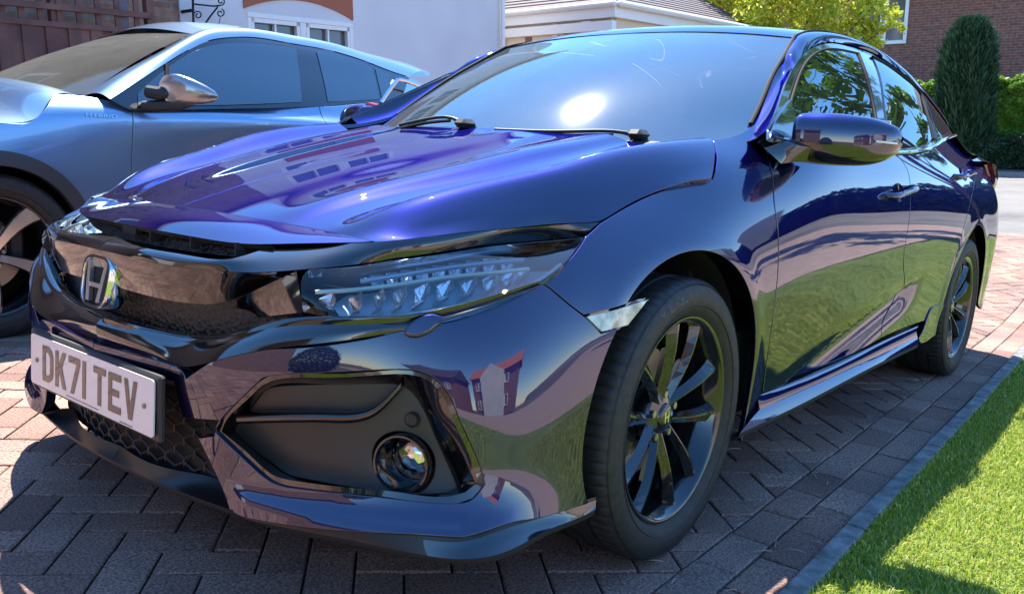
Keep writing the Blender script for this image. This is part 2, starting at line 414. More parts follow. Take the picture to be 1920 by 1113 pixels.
def scallop(p):
    p = p.copy(); x, z = p[:, 0], p[:, 2]; zc = .275+(-.5-x)*.185; w = sm((-.50-x)/.25)*sm((x+1.95)/.25)
    d = zc-z; k = sm(d/.028)*(1-sm((d-.03)/.12)); k2 = sm((z-(zc+.0))/.05)*(1-sm((z-zc-.05)/.10))
    p[:, 1] += w*(-.026*k+.002*k2)
    # flared lips round the wheel arches
    for cx in (0., -2.697):
        r = np.hypot(x-cx, z-.335); p[:, 1] += .004*np.exp(-((r-.385)/.035)**2)
    return p
SS = Surf(regrid([[(x, yt[i][j], zs[j]) for i, x in enumerate(xs)] for j in range(len(zs))], 40, 22, 2), (0, 1, 0), scallop)
def arch(cx, r, a0, a1, n=9, y=.88, cz=.335): return [(cx+r*math.cos(a), y, cz+r*math.sin(a)) for a in np.linspace(math.radians(a0), math.radians(a1), n)]
seam = [(1014, 531), (1025, 536), (1060, 565), (1095, 592)]
gapFD = [(1443, 240), (1440, 300), (1451, 372), (1457, 419), (1456, 540), (1444, 634), (1434, 697), (1427, 740), (1424, 762)]
RA = .368
fender = outline(SS, [[(1125, 416), (1097, 442)], [(1097, 442), (1075, 475), (1045, 505), (1014, 531)], seam, [(1095, 592), (1214, 559)],
    arch(0, RA, 40, 205, 16), [(-.352, .87, .20), (-.43, .87, .235)], [(1424, 762), (1427, 740), (1434, 697), (1444, 634), (1456, 540), (1457, 419), (1451, 372), (1440, 300)], [(1440, 300), (1443, 240)],
    [(1443, 240), (1416, 229)], [(1416, 229), (1385, 250), (1336, 262)], [(1336, 262), (1335, 335)], [(1335, 335), (1300, 338), (1250, 352), (1180, 383), (1125, 416)]])
put("fender", panel_mesh(SS, fender), M['paint'], mirror=True)
doorbot = [(1435, 737), (1540, 690), (1655, 632)]
gapDD = [(1673, 283), (1690, 300), (1702, 320), (1707, 358), (1705, 410), (1694, 488), (1679, 551), (1655, 603), (1652, 634)]
fdoor = outline(SS, [gapFD[:1]+[(1440, 300)], [(1440, 300), (1451, 372), (1457, 419), (1456, 540), (1444, 634), (1435, 697), (1430, 738)], [(1430, 738), (1540, 690), (1652, 634)], gapDD[::-1], [(1673, 283), (1560, 270), (1443, 240)]])
dfront = put("front_door", panel_mesh(SS, fdoor, res=.012), M['paint'], mirror=True)[0]
gapRQ = [(1792, 258), (1815, 285), (1827, 315), (1822, 365), (1806, 430), (1788, 500), (1771, 560), (1752, 592), (1735, 601)]
rdoor = outline(SS, [gapDD, [(1652, 634), (1690, 617), (1735, 601)], gapRQ[::-1], [(1792, 258), (1782, 259), (1767, 266), (1745, 281), (1712, 288), (1673, 283)]])
drear = put("rear_door", panel_mesh(SS, rdoor, res=.012), M['paint'], mirror=True)[0]
quarter = outline(SS, [gapRQ[:-2], [(1752, 592), (1760, 588)], arch(-2.697, RA, -5+180-170+3, 180, 16, .9)[::-1][:0] or [(-2.697+.366, .885, .36), (-2.697+.35, .89, .45)], arch(-2.697, RA, 17, 185, 16, .89), [(-3.08, .87, .30), (-3.30, .85, .25), (-3.60, .77, .25)],
    [(-3.60, .77, .25), (-3.62, .79, .6), (-3.62, .70, .96)], [(-3.62, .70, .96), (-3.3, .80, 1.0), (-2.95, .80, 1.0)]])
put("rear_quarter_panel", panel_mesh(SS, quarter), M['paint'], mirror=True)
marker = outline(SS, [[(1095, 592), (1219, 558)], [(1219, 558), (1177, 611)], [(1177, 611), (1127, 624)], [(1127, 624), (1095, 592)]])
M['marker'] = mat("marker_lens", (.62, .58, .42), .08, 0, 1.); _n = tex(M['marker'], "ShaderNodeTexNoise", 40.); ramp(M['marker'], _n.outputs[0], [(.35, (.35, .33, .22)), (.65, (.75, .72, .58))], "Base Color")
put("side_marker", panel_mesh(SS, marker, off=.002), M['marker'], mirror=True)
# ---- side skirt: side face, upward lip, underside
sk0 = [SS.P(*SS.pick([p]).T)[0] for p in ((1428, 744), (1540, 697), (1652, 641), (1705, 617), (1735, 606))]
lipin = [Y(1425, 767, .884), Y(1540, 716, .888), Y(1640, 670, .891), Y(1720, 631, .893)]
lipout = [Y(1387, 812, .899), Y(1500, 758, .904), Y(1620, 695, .907), Y(1722, 645, .907)]
under = [p+np.array([0, -.05, -.03]) for p in lipout]
S1 = Surf(rows(sk0, [p+np.array([0, -.004, .012]) for p in lipin], lipin, n=16), (0, 1, 0)); put("side_skirt", sheet_vfn(S1, 60, 10), M['paint'], mirror=True)
S2 = Surf(rows(lipin, (np.array(lipin)+np.array(lipout))/2+[0, 0, .002], lipout, n=16), (0, .3, 1)); put("side_skirt_lip", sheet_vfn(S2, 60, 8), M['paint'], mirror=True)
S3 = Surf(rows(lipout, [p+np.array([0, -.003, -.012]) for p in lipout], under, n=16), (0, 1, -1)); put("side_skirt_lip", sheet_vfn(S3, 60, 8), M['black'], mirror=True)
kick = [[(1720, 633), (1731, 612), (1742, 582), (1757, 571), (1768, 570)], [(1768, 570), (1758, 600), (1752, 628)], [(1752, 628), (1724, 643), (1720, 633)]]
put("side_skirt", panel_mesh(SS, outline(SS, kick), off=.005, thick=.02), M['paint'], mirror=True)
# ---- bumper skin: columns from the centre line round the corner to the wheel arch
def blade(p):      # the lower blade stands proud of the bumper with a crease along its top
    p = p.copy(); x, y, z = p.T; w = sm((y-.37)/.07)*sm((x-.53)/.09); o = np.stack([(x-.25)*1.3, y, 0*x], 1); o /= np.linalg.norm(o, axis=1)[:, None]
    k = sm((.262-z)/.030); return p+o*(w*(.020*k))[:, None]
bz = [.20, .25, .30, .36, .42, .46, .50, .54, .60, .66]
bc = [[(.865,0)]*1+[(.868,0),(.872,0),(.885,0),(.897,0),(.897,0),(.893,0),(.88,0),(.865,0),(.85,0)],
 [(.85,.29),(.852,.29),(.855,.29),(.862,.29),(.875,.29),(.876,.29),(.87,.29),(.857,.29),(.84,.29),(.82,.29)],
 [(.812,.47),(.806,.465),(.808,.465),(.825,.455),(.838,.45),(.846,.445),(.838,.45),(.818,.46),(.79,.47),(.76,.48)],
 [(.772,.61),(.752,.60),(.745,.60),(.747,.595),(.757,.59),(.762,.58),(.762,.58),(.752,.585),(.73,.58),(.71,.57)],
 [(.722,.74),(.69,.725),(.67,.71),(.668,.70),(.675,.695),(.68,.68),(.68,.675),(.675,.668),(.662,.66),(.64,.64)],
 [(.675,.82),(.635,.80),(.60,.79),(.604,.785),(.618,.766),(.622,.755),(.62,.745),(.61,.735),(.59,.712),(.56,.69)],
 [(.57,.862),(.545,.845),(.53,.83),(.53,.83),(.53,.825),(.532,.815),(.53,.808),(.525,.796),(.52,.768),(.50,.745)],
 [(.46,.873),(.45,.862),(.44,.856),(.44,.856),(.435,.857),(.432,.854),(.43,.85),(.43,.843),(.43,.826),(.44,.797)],
 [(.33,.877),(.33,.872),(.33,.868),(.33,.869),(.33,.872),(.33,.872),(.33,.871),(.33,.868),(.33,.855),(.33,.832)]]
SB = Surf(regrid([[(c[j][0], c[j][1], bz[j]) for c in bc] for j in range(len(bz))], 30, 20, 5), (1, .6, 0), blade)
fogO = [[(404, 810), (412, 792), (455, 745), (485, 716)], [(485, 716), (497, 708), (605, 700), (730, 694), (775, 695), (795, 700)], [(795, 700), (817, 712), (842, 742), (860, 785), (890, 850), (908, 907)], [(908, 907), (890, 930), (870, 940), (740, 933), (640, 923), (540, 912)], [(540, 912), (505, 900), (455, 858), (404, 810)]]
foghole = outline(SB, fogO)
skin = outline(SB, [[(348, 708), (380, 686), (415, 667), (484, 652)], [(484, 652), (590, 648), (644, 641), (701, 631), (752, 618), (831, 603), (924, 576), (975, 553), (1014, 531)],
    [(1014, 531), (1025, 536), (1060, 565), (1095, 592), (1127, 624)], [(1127, 624), (1177, 611)], arch(0, RA, 38, -18, 10, .87), [(.345, .875, .22), (1075, 953), (1010, 972), (935, 988), (868, 1008)],
    [(868, 1008), (780, 1003), (640, 996), (500, 979), (430, 957)], [(430, 957), (370, 820)], [(370, 820), (400, 816)], [(400, 816), (410, 789)], [(410, 789), (341, 784)], [(341, 784), (325, 716)], [(325, 716), (280, 703), (.898, 0., .432)],
    [(.898, 0., .432), (.897, 0., .455)], [(.897, 0., .455), (258, 665), (341, 695), (348, 708)]])
put("front_bumper", panel_mesh(SB, skin, [foghole], gap=.001, thick=.02), M['paint'], mirror=True)
# ---- fog lamp recess: bevelled frame, insert, slat, lamp
def off_surf(S, d):
    U, V = np.meshgrid(S.u.k, S.v.k); N = S.N(U.ravel(), V.ravel()).reshape(len(S.v.k), len(S.u.k), 3); return Surf(S.G-N*d, S.out)
SB2 = off_surf(SB, .045); SB3 = off_surf(SB, .006)
fogM = [[(415, 808), (424, 788), (462, 750), (491, 722)], [(491, 722), (503, 716), (606, 708), (730, 701), (772, 702), (790, 706)], [(790, 706), (808, 716), (832, 745), (851, 790), (880, 853), (896, 903)], [(896, 903), (880, 918), (862, 926), (740, 921), (640, 912), (548, 900)], [(548, 900), (512, 890), (468, 852), (415, 808)]]
fogI = [[(441, 808), (448, 795), (472, 762), (492, 735)], [(492, 735), (503, 727), (605, 720), (710, 718), (742, 719), (758, 724)], [(758, 724), (776, 738), (800, 778), (815, 815), (838, 865), (858, 912)], [(858, 912), (850, 920), (838, 924), (705, 919), (630, 909), (560, 896)], [(560, 896), (530, 884), (482, 848), (441, 808)]]
def loop3(S, segs, n=12):
    o = []
    for sg in segs:
        q = S.pick(sg); c = resamp(np.c_[q, q[:, :1]*0], n+1)[:-1, :2]; o += list(c)
    o = np.array(o); return S.P(o[:, 0], o[:, 1])
Lo, Lm, Li = loop3(SB3, fogO), loop3(SB3, fogM), loop3(SB2, fogI)
def ring_mesh(name, loops, m, mirror=True, smooth=False):
    n = len(loops[0]); V = np.concatenate(loops); F = [(j*n+i, j*n+(i+1) % n, (j+1)*n+(i+1) % n, (j+1)*n+i) for j in range(len(loops)-1) for i in range(n)]
    for s in ((1, -1) if mirror else (1,)):
        me = mesh(name, (V*[1, s, 1])-CO, [f if s > 0 else f[::-1] for f in F], None, True)
        me.set_sharp_from_angle(angle=math.radians(28)); o = obj(name, me, m, car)
        if s > 0: first = o
    return first
ring_mesh("fog_surround", [Lo, Lm, Lm*.2+Li*.8+np.array([.004, .004, 0]), Li], M['gloss'])
ins = np.array([SB2.pick([p])[0] for sg in fogI for p in sg[:-1]])
M['insert'] = mat("grey_plastic_insert", (.030, .028, .026), .45); _n = tex(M['insert'], "ShaderNodeTexNoise", 900.); bump(M['insert'], _n.outputs[0], .15, .0005)
fq = SB2.pick([(757, 866)])[0]; fh = np.array([fq+np.array([.0535*math.cos(t), .0535*math.sin(t)]) for t in np.linspace(0, 2*math.pi, 41)[:-1]])
put("bumper_insert", panel_mesh(SB2, np.concatenate([cr(SB2.pick(s))[:-1] for s in fogI]), [fh], gap=0, thick=.02, res=.03), M['insert'], mirror=True)
SB4 = off_surf(SB, .022)
sl_ = SB4.pick([(447, 786), (520, 784), (620, 784), (668, 783), (705, 770), (735, 742), (752, 724)]); slc = SB4.P(sl_[:, 0], sl_[:, 1]); sln = SB4.N(sl_[:, 0], sl_[:, 1])
top_, bot_ = slc+[0, 0, .009]-sln*.02, slc-[0, 0, .012]-sln*.02
put("bumper_slat", sheet_vfn(Surf(rows(top_, slc+sln*.006+[0, 0, .004], slc+sln*.004-[0, 0, .004], bot_, n=16), (1, .5, 0)), 50, 12), M['gloss'], mirror=True)
t_ = SB2.pick([(1*768, 770)])[0]; tt = SB2.pick([(735, 745), (790, 760), (800, 790), (720, 800)])
def lathe_on(name, prof, c, ax, m, n=40, parent=None, flip=True):
    R = Vector((0, 1, 0)).rotation_difference(Vector(ax)).to_matrix(); out = None
    for s in ((1, -1) if flip else (1,)):
        b = MB(); b.lathe(prof, n); V = np.array(b.V) @ np.array(R).T + c; b.V = [tuple(v) for v in (V*[1, s, 1]-(CO if parent is None else 0))]; o = b.build(name, m, parent or car)
        out = out or o
    return out
q_ = SB2.pick([(757, 866)])[0]; fc = SB2.P([q_[0]], [q_[1]])[0]; fax = np.array([.93, .36, .03]); fax /= np.linalg.norm(fax)
M['reflector'] = mat("lamp_reflector", (.8, .8, .78), .12, 1.); _v = tex(M['reflector'], "ShaderNodeTexVoronoi", 60.); bump(M['reflector'], _v.outputs[0], .6, .004)
fl = lathe_on("fog_lamp", [(.046, -.05), (.0475, .0), (.050, .012), (.0535, .012), (.0555, .006), (.0555, -.004)], fc+fax*.004, fax, M['gloss'], 56)
lathe_on("fog_lamp_lens", [(.0, -.028), (.018, -.030), (.030, -.036), (.040, -.046), (.046, -.05)], fc, fax, M['reflector'], 40)
q_ = SB2.pick([(774, 786)])[0]; pc = SB2.P([q_[0]], [q_[1]])[0]
lathe_on("parking_sensor", [(0, .003), (.0095, .003), (.0105, .001), (.012, .001), (.0135, .006), (.015, 0)], pc, fax, M['black'], 28)
cap = outline(SB, [[(755, 630), (758, 615), (768, 602), (790, 590), (812, 586)], [(812, 586), (839, 597), (826, 611), (808, 626)], [(808, 626), (777, 636), (755, 630)]])
put("washer_cap", panel_mesh(SB, cap, off=.011, thick=.014, round_=.007, res=.01), M['paint'], mirror=True)
# ---- lower grille bar
HLb = [(.77, .51, .587), (.745, .57, .585), (.70, .636, .588), (.67, .67, .590), (.60, .706, .605), (.538, .747, .625), (.45, .795, .653)]
T_ = [(.845, 0, .505), (.838, .1, .505), (.825, .2, .503), (.805, .294, .503), (.79, .38, .53), (.778, .45, .568)]+HLb
C2 = [(.887, 0, .492), (.876, .10, .490), (.855, .196, .487), (.838, .28, .492), (.828, .36, .515), (.808, .45, .552), (.778, .52, .570), (.745, .59, .572), (.70, .640, .575), (.662, .668, .580), (.600, .709, .598), (.534, .748, .618), (.449, .795, .6515)]
B2 = [(.880, 0, .453), (.872, .128, .452), (.864, .272, .449), (.885, .345, .462), (.852, .39, .494), (.822, .477, .520), (.80, .53, .534), (.752, .603, .545), (.71, .635, .556), (.665, .655, .567), (.636, .72, .583), (.535, .755, .612), (.451, .800, .650)]
put("lower_grille_bar", sheet_vfn(Surf(rows(T_, (np.array(resamp(T_, 40))+resamp(C2, 40))/2+[.003, 0, .006], C2, n=40, sm_=14), (0, 0, 1)), 120, 10), M['gloss'], mirror=True)
put("lower_grille_bar", sheet_vfn(Surf(rows(C2, (np.array(resamp(C2, 40))+resamp(B2, 40))/2+[.004, 0, 0], B2, n=40, sm_=14), (1, .3, 0)), 120, 10), M['gloss'], mirror=True)
# ---- upper fascia (sloping face, vertical face) and the band over the headlamp
Sr = [(.838, 0, .668), Z(290, 469, .664), Z(365, 480, .662), Z(437, 490, .662), Z(492, 464, .683), Z(560, 457, .694), Z(640, 456, .701), Z(701, 455, .709), Z(752, 451, .715), Z(859, 438, .729), Z(950, 430, .739), Z(1039, 422, .750), Z(1125, 417, .759)]
Cr = [(.884, 0, .645), (.880, .13, .644), Z(303, 495, .642), Z(400, 507, .642), Z(497, 511, .648), Z(540, 507, .655), Z(600, 502, .661), Z(665, 497, .667), Z(716, 488, .678), Z(800, 476, .691), Z(931, 457, .709), Z(1020, 450, .718), Z(1097, 443, .730)]
SF = Surf(rows(Sr, (resamp(Sr, 40)+resamp(Cr, 40))/2+[.004, .002, .003], Cr, n=40, sm_=4), (1, .3, 1))
put("grille_crossbar", sheet_vfn(SF, 130, 12), M['gloss'], mirror=True)
Cr5 = [Cr[0], Cr[1], Cr[2], Cr[3], Cr[4], Z(520, 510, .651)]
Vr = [(.858, 0, .572), Z(290, 557, .572), Z(365, 569, .572), Z(415, 567, .578), Z(450, 556, .590), Z(520, 512, .650)]
Vm = (resamp(Cr5, 24)+resamp(Vr, 24))/2+[.004, .001, 0]
put("grille_crossbar", sheet_vfn(Surf(rows(Cr5, Vm, Vr, n=24), (1, .2, 0)), 80, 16), M['gloss'], mirror=True)
# facets and mesh behind the openings
def ruled(name, a, b, m, out, nu=40, nv=6, bulge=(0, 0, 0), mirror=True):
    a = resamp(a, 20); b = resamp(b, 20); return put(name, sheet_vfn(Surf(np.array([a, (a+b)/2+np.array(bulge), b]), out), nu, nv), m, mirror=mirror)
ruled("grille_side_facet", [Z(445, 560, .588), Z(500, 534, .622), Z(556, 508, .655)], [Z(440, 600, .535), Z(503, 592.5, .561), Z(567, 585, .587)], M['gloss'], (.5, .3, 1), bulge=(0, 0, 0))
M['mesh'] = mat("grille_mesh", (.004, .004, .005), .5); 
t_, n_, l_, b_ = nodes(M['mesh']); _w = tex(M['mesh'], "ShaderNodeTexVoronoi", 110.); bump(M['mesh'], _w.outputs[0], .8, .004)
ruled("upper_grille_mesh", [(.83, 0, .60), (.80, .25, .60), (.72, .46, .60)], [(.83, 0, .47), (.80, .25, .47), (.74, .46, .52)], M['mesh'], (1, 0, 0))
ruled("bonnet_vent", [(.775, 0, .695), (.755, .2, .692), (.68, .40, .69)], [(.79, 0, .655), (.77, .2, .655), (.70, .42, .662)], M['mesh'], (1, 0, 0))
for k, yv in enumerate((.06, .19, .31)):
    b = MB(); b.box(np.array([.795-.35*yv*yv, yv, .676])-CO, (.02, .005, .026)); b.build("vent_rib", M['black'], car)
b = MB(); b.box(np.array([.798, -.02, .682])-CO, (.02, .05, .02), bev=.003); b.build("radar_sensor", M['black'], car)
# ---- bonnet nose garnish
H0 = [(.70, 0, .730), (.693, .12, .729), (.678, .22, .726), (.655, .31, .7215), (.636, .43, .7155), (.629, .50, .712), (.627, .537, .710)]
G1 = [(.812, 0, .692), (.806, .10, .691), (.79, .22, .6885), (.762, .33, .688), Z(560, 456, .697), Z(640, 454.5, .7035), Z(698, 453, .709)]
Gm = (resamp(H0, 30)+resamp(G1, 30))/2+np.array([.004, 0, .0065])*np.linspace(1, .1, 30)[:, None]
SGn = Surf(rows(H0, Gm, G1, n=30), (1, 0, 1)); V_, F_, N_ = sheet_vfn(SGn, 90, 16)
put("bonnet_nose", (V_, F_, N_), M['paint'], mirror=True)
ruled("bonnet_nose_edge", G1[:4]+[Z(510, 460, .690)], [p+np.array([-.012, 0, -.010]) for p in map(np.array, G1[:4])]+[Z(510, 460, .690)+np.array([-.012, 0, -.008])], M['black'], (1, 0, -1))
# ---- bonnet
def hrow(xc, zc, e, prof):
    """prof: list of (fraction of the way to the edge, dx, dz)"""
    e = np.array(e, float); c = np.array([xc, 0, zc])
    return [c+(e-c)*np.array([0, f, 0])+np.array([(e[0]-c[0])*f*f, 0, 0])+[0, 0, (dz)] for f, dz in prof]
def hz(zc, ze, ridge, crest=0.):   # height profile from the centre to the edge: panel, ridge, valley, crest over the wheel, edge
    R = [(0, 0), (.25, -.001), (.45, -.004), (.565, -.006+ridge*.30), (.605, -.012-ridge*.2), (.66, -.013-ridge*.55), (.75, -.010-ridge*.35)]
    d = ze-zc; return [(f, zc+v+d*f**4*.5+0*d) for f, v in R]+[(.85, zc+d*.38+crest), (.93, zc+d*.66+crest*.8), (1., ze)]
_H = [(.698, .731, (.625, .540, .7125), .0, 0), (.60, .763, (.56, .575, .722), .2, .014), (.48, .797, (.484, .617, .7315), .6, .025), (.35, .832, (.300, .680, .750), .9, .036), (.22, .864, (.175, .745, .764), 1., .042),
      (.12, .886, (.085, .764, .796), 1., .044), (.03, .906, (-.02, .790, .833), 1., .040), (-.07, .926, (-.14, .815, .858), .9, .036), (-.14, .941, (-.26, .828, .870), .8, .036), (-.19, .955, (-.37, .836, .878), .7, .034)]
HG = []
for xc, zc, e, rg, cs in _H:
    pr = [(f, v-zc) for f, v in hz(zc, e[2], rg*.011, cs)]; HG.append(hrow(xc, zc, e, pr))
for k, r in enumerate(HG[0]): r[2] = np.interp(r[1], [p[1] for p in H0], [p[2] for p in H0])+.0015; r[0] = np.interp(r[1], [p[1] for p in H0], [p[0] for p in H0])-.003
SH_ = Surf(regrid(HG, 34, 30, 8, 'v', True), (0, 0, 1))
h0px = [tuple(proj(p)[0]) for p in H0]
shut = [(1125, 416), (1180, 383), (1250, 352), (1300, 338), (1335, 335)]
bon = outline(SH_, [h0px, [(701, 453), (752, 449), (859, 437), (950, 429), (1039, 420.5), (1125, 416)], shut, [(1335, 335), (1336, 262)], [(1336, 262), (-.30, .60, .9545), (-.235, .35, .955), (-.20, .15, .955), (-.19, 0, .955)], [(-.19, 0, .955), (.25, 0, .857), h0px[0]]], .015)
V_, F_, N_ = panel_mesh(SH_, bon, gap=.0002, res=.016, thick=.012)
put("bonnet", (V_, F_, N_), M['paint'], mirror=True)
b = MB()
for s in (1, -1): b = MB(); b.box(np.array([-.43, s*.64, .895])-CO, (.26, .16, .07)); b.build("light_leak_filler", M['black'], car)  # added boxes that stop sunlight leaking through at the windscreen corners
# ---- windscreen
def wrow(c, e, k=2.2, zb=.0):
    c = np.array(c, float); e = np.array(e, float); ff = [0, .3, .55, .78, 1.]
    return [np.array([c[0]+(e[0]-c[0])*f**k, e[1]*f, c[2]+(e[2]-c[2])*f**k]) for f in ff]
WG = [wrow((-.15, 0, .915), (-.50, .71, .950)), wrow((-.30, 0, 1.022), (-.60, .702, 1.005)), wrow((-.50, 0, 1.134), (-.70, .683, 1.075)), wrow((-.70, 0, 1.221), (-.82, .655, 1.158)), wrow((-.88, 0, 1.285), (-.955, .63, 1.237)), wrow((-1.062, 0, 1.345), (-1.092, .60, 1.312))]
SW = Surf(WG, (1, 0, 1)); Vw, Fw, Nw = sheet_vfn(SW, 40, 40)
full = (np.r_[Vw, Vw*[1, -1, 1]], Fw+[tuple(i+len(Vw) for i in f)[::-1] for f in Fw], np.r_[Nw, Nw*[1, -1, 1]])
ws = put("windscreen", full, M['screen'])
# black ceramic border on the inside of the glass
u0, u1, v0, v1 = SW.u.k[0], SW.u.k[-1], SW.v.k[0], SW.v.k[-1]
def rect_in(S, a0, a1, b0, b1, r, n=8):
    p = []
    p += [(a0, b0), (a1-r, b0)]+[(a1-r+r*math.sin(t), b0+r-r*math.cos(t)) for t in np.linspace(0, math.pi/2, n)]+[(a1-r+r*math.cos(t), b1-r+r*math.sin(t)) for t in np.linspace(0, math.pi/2, n)]+[(a0, b1)]
    return np.array(p)
out_ = np.concatenate([cr(s_) for s_ in ([(u0, v0), (u1, v0)], [(u1, v0), (u1, v1)], [(u1, v1), (u0, v1)])]); inn = rect_in(SW, u0, u1-.045, v0+.07, v1-.045, .07)
strip = np.concatenate([out_, inn[::-1][:1]*0+[(u0, v1-.045)], inn[::-1][1:]])
ceramic = panel_mesh(SW, strip, gap=0, off=-.004, thick=.002, res=.05); 
put("windscreen_border", ceramic, mat("ceramic_border", (.03, .04, .06), .35), ws if False else None, mirror=True)
# cowl, wipers, washer jets
M['cowl'] = mat("cowl_plastic", (.03, .03, .03), .6)
cw = [(-.20, 0, .944), (-.24, .2, .946), (-.28, .4, .948), (-.34, .6, .946), (-.40, .70, .935)]; cw2 = [(-.13, 0, .938), (-.16, .2, .938), (-.21, .4, .938), (-.29, .6, .936), (-.36, .68, .930)]
ruled("cowl", [tuple(np.array(p)+[-.03, 0, -.004]) for p in cw], [tuple(np.array(p)+[0, 0, -.012]) for p in cw2], M['cowl'], (0, 0, 1))
for px in ([(874, 241), (846, 232), (800, 234), (752, 241)], [(1196, 262), (1150, 259), (1060, 257), (930, 250)]):
    q = SW.pick(px); P_ = SW.P(q[:, 0], q[:, 1])+SW.N(q[:, 0], q[:, 1])*np.array([.012, .022, .018, .012])[:, None]
    b = MB(); b.tube(cr(P_, .03)-CO, [.008, .007]+[.005]*(len(cr(P_, .03))-2), 8); w = b.build("wiper", M['black'], car)
    b = MB(); P2 = cr(P_[1:], .03)-SW.N(q[1:2, 0], q[1:2, 1])*.012; b.tube(P2-CO, .005, 6); b.build("wiper_blade", M['seal'], w)
    b = MB(); b.box(P_[0]-CO+[0, 0, .004], (.06, .05, .026), bev=.012); b.build("wiper_cap", M['black'], w)
# ---- side glass, pillars, roof
gz = [.93, 1.02, 1.12, 1.22, 1.30, 1.37]; gx = [-.3, -1.0, -1.6, -2.2, -2.8, -3.3]
gy = [[.850,.795,.725,.67,.63,.59], [.862,.812,.745,.69,.645,.60], [.867,.822,.762,.707,.655,.60], [.857,.817,.765,.705,.648,.585], [.827,.787,.73,.668,.61,.55], [.78,.73,.68,.62,.56,.50]]
SG = Surf([[(gx[i], gy[i][j], gz[j]) for i in range(6)] for j in range(6)], (0, 1, .2))
dlo = [(1442, 240), (1462, 190), (1485, 132), (1507, 101), (1530, 85), (1560, 79), (1595, 85), (1625, 94), (1650, 106), (1687, 132), (1725, 165), (1762, 210), (1785, 243), (1793, 256)]
dlo3 = [SG.P(*SG.pick([p]).T)[0] for p in dlo]
trim = outline(SG, [dlo, [(1793, 256), (1767, 266), (1745, 281), (1712, 288), (1665, 290)], [(1665, 290), (1560, 285), (1442, 262)], [(1442, 262), (1442, 240)]])
put("window_trim", panel_mesh(SG, trim, off=-.004, thick=.004), M['gloss'], mirror=True)
fg = outline(SG, [[(1478, 205), (1492, 158), (1507, 123), (1530, 99), (1560, 92), (1607, 100)], [(1607, 100), (1622, 142), (1637, 200), (1652, 278)], [(1652, 278), (1560, 276), (1488, 256)], [(1488, 256), (1478, 205)]])
put("front_window", panel_mesh(SG, fg, off=.0005, thick=.003), M['tint'], mirror=True)
rg_ = outline(SG, [[(1636, 107), (1667, 124), (1700, 149), (1722, 171)], [(1722, 171), (1736, 205), (1749, 262)], [(1749, 262), (1735, 272), (1700, 280), (1672, 283)], [(1672, 283), (1660, 210), (1636, 107)]])
put("rear_window", panel_mesh(SG, rg_, off=.0005, thick=.003), M['tint'], mirror=True)
qg = outline(SG, [[(1731, 181), (1752, 206), (1781, 246)], [(1781, 246), (1757, 261)], [(1757, 261), (1745, 215), (1731, 181)]])
put("quarter_window", panel_mesh(SG, qg, off=.0005, thick=.003), M['tint'], mirror=True)
for nm, pts, r in (("window_seal", [(1478, 207), (1492, 160), (1507, 124), (1530, 100), (1560, 92.5), (1607, 100.5)], .004), ("window_seal", [(1608, 101), (1623, 142), (1637, 200), (1650, 278)], .007), ("window_seal", [(1636, 107), (1667, 124), (1700, 149), (1723, 171), (1736, 205), (1750, 262)], .006)):
    q = SG.pick(pts); P_ = SG.P(q[:, 0], q[:, 1])+SG.N(q[:, 0], q[:, 1])*.001
    for s in (1, -1): b = MB(); b.tube(cr(P_*[1, s, 1], .03)-CO, r, 8); b.build(nm, M['seal'], car)
q = SG.pick([(1665, 287), (1712, 285), (1745, 278), (1767, 264), (1790, 254)]); P_ = SG.P(q[:, 0], q[:, 1])+SG.N(q[:, 0], q[:, 1])*.004
q0 = SG.pick([(1450, 262), (1560, 282)]); P_ = np.r_[SG.P(q0[:, 0], q0[:, 1])+SG.N(q0[:, 0], q0[:, 1])*.004, P_]
for s in (1, -1): b = MB(); b.tube(cr(P_*[1, s, 1], .03)-CO, .0065, 8); b.build("belt_moulding", M['gloss'], car)
dit = [(-.47, .715, .955), (-.60, .704, 1.006), (-.70, .685, 1.076), (-.82, .657, 1.159), (-.955, .632, 1.238), (-1.092, .603, 1.315), (-1.3, .590, 1.362), (-1.7, .58, 1.392), (-2.2, .565, 1.385), (-2.7, .555, 1.325), (-3.1, .56, 1.215), (-3.45, .57, 1.075)]
di = resamp(dit, 40); do = resamp(dlo3+[np.array([-3.2, .76, 1.03])], 40)
mid = (di+do)/2; nv = np.cross(np.gradient(di, axis=0), do-di); nv /= np.linalg.norm(nv, axis=1)[:, None]; nv *= np.sign(nv[:, 1])[:, None]
SP_ = Surf(np.array([di, di*.75+do*.25+nv*.011, mid+nv*.014, di*.25+do*.75+nv*.010, do]), (0, 1, 1))
put("roof_pillar", sheet_vfn(SP_, 120, 16), M['paint'], mirror=True)
rc = [(-1.062, 1.347), (-1.12, 1.368), (-1.3, 1.402), (-1.7, 1.428), (-2.2, 1.420), (-2.7, 1.362), (-3.1, 1.262), (-3.45, 1.13)]
re_ = [(-1.092, .600, 1.315), (-1.14, .598, 1.330), (-1.3, .588, 1.364), (-1.7, .578, 1.393), (-2.2, .563, 1.386), (-2.7, .553, 1.326), (-3.1, .558, 1.216), (-3.45, .568, 1.076)]
RG = [[np.array([c[0]+(e[0]-c[0])*f**2, e[1]*f, c[1]+(e[2]-c[1])*f**2.4]) for f in (0, .3, .6, .85, 1.)] for c, e in zip(rc, re_)]
put("roof", sheet_vfn(Surf(RG, (0, 0, 1)), 40, 60), M['paint'], mirror=True)
for s in (1, -1):
    b = MB(); b.tube(cr(np.array(re_[:6])*[1, s, 1]+[0, 0, .002], .04)-CO, .005, 6); b.build("roof_seam", M['seal'], car)
    b = MB(); b.tube(cr(np.array(dit[1:6])*[1, s, 1]+[.0, 0, .003], .04)-CO, .007, 8); b.build("windscreen_seal", M['seal'], car)
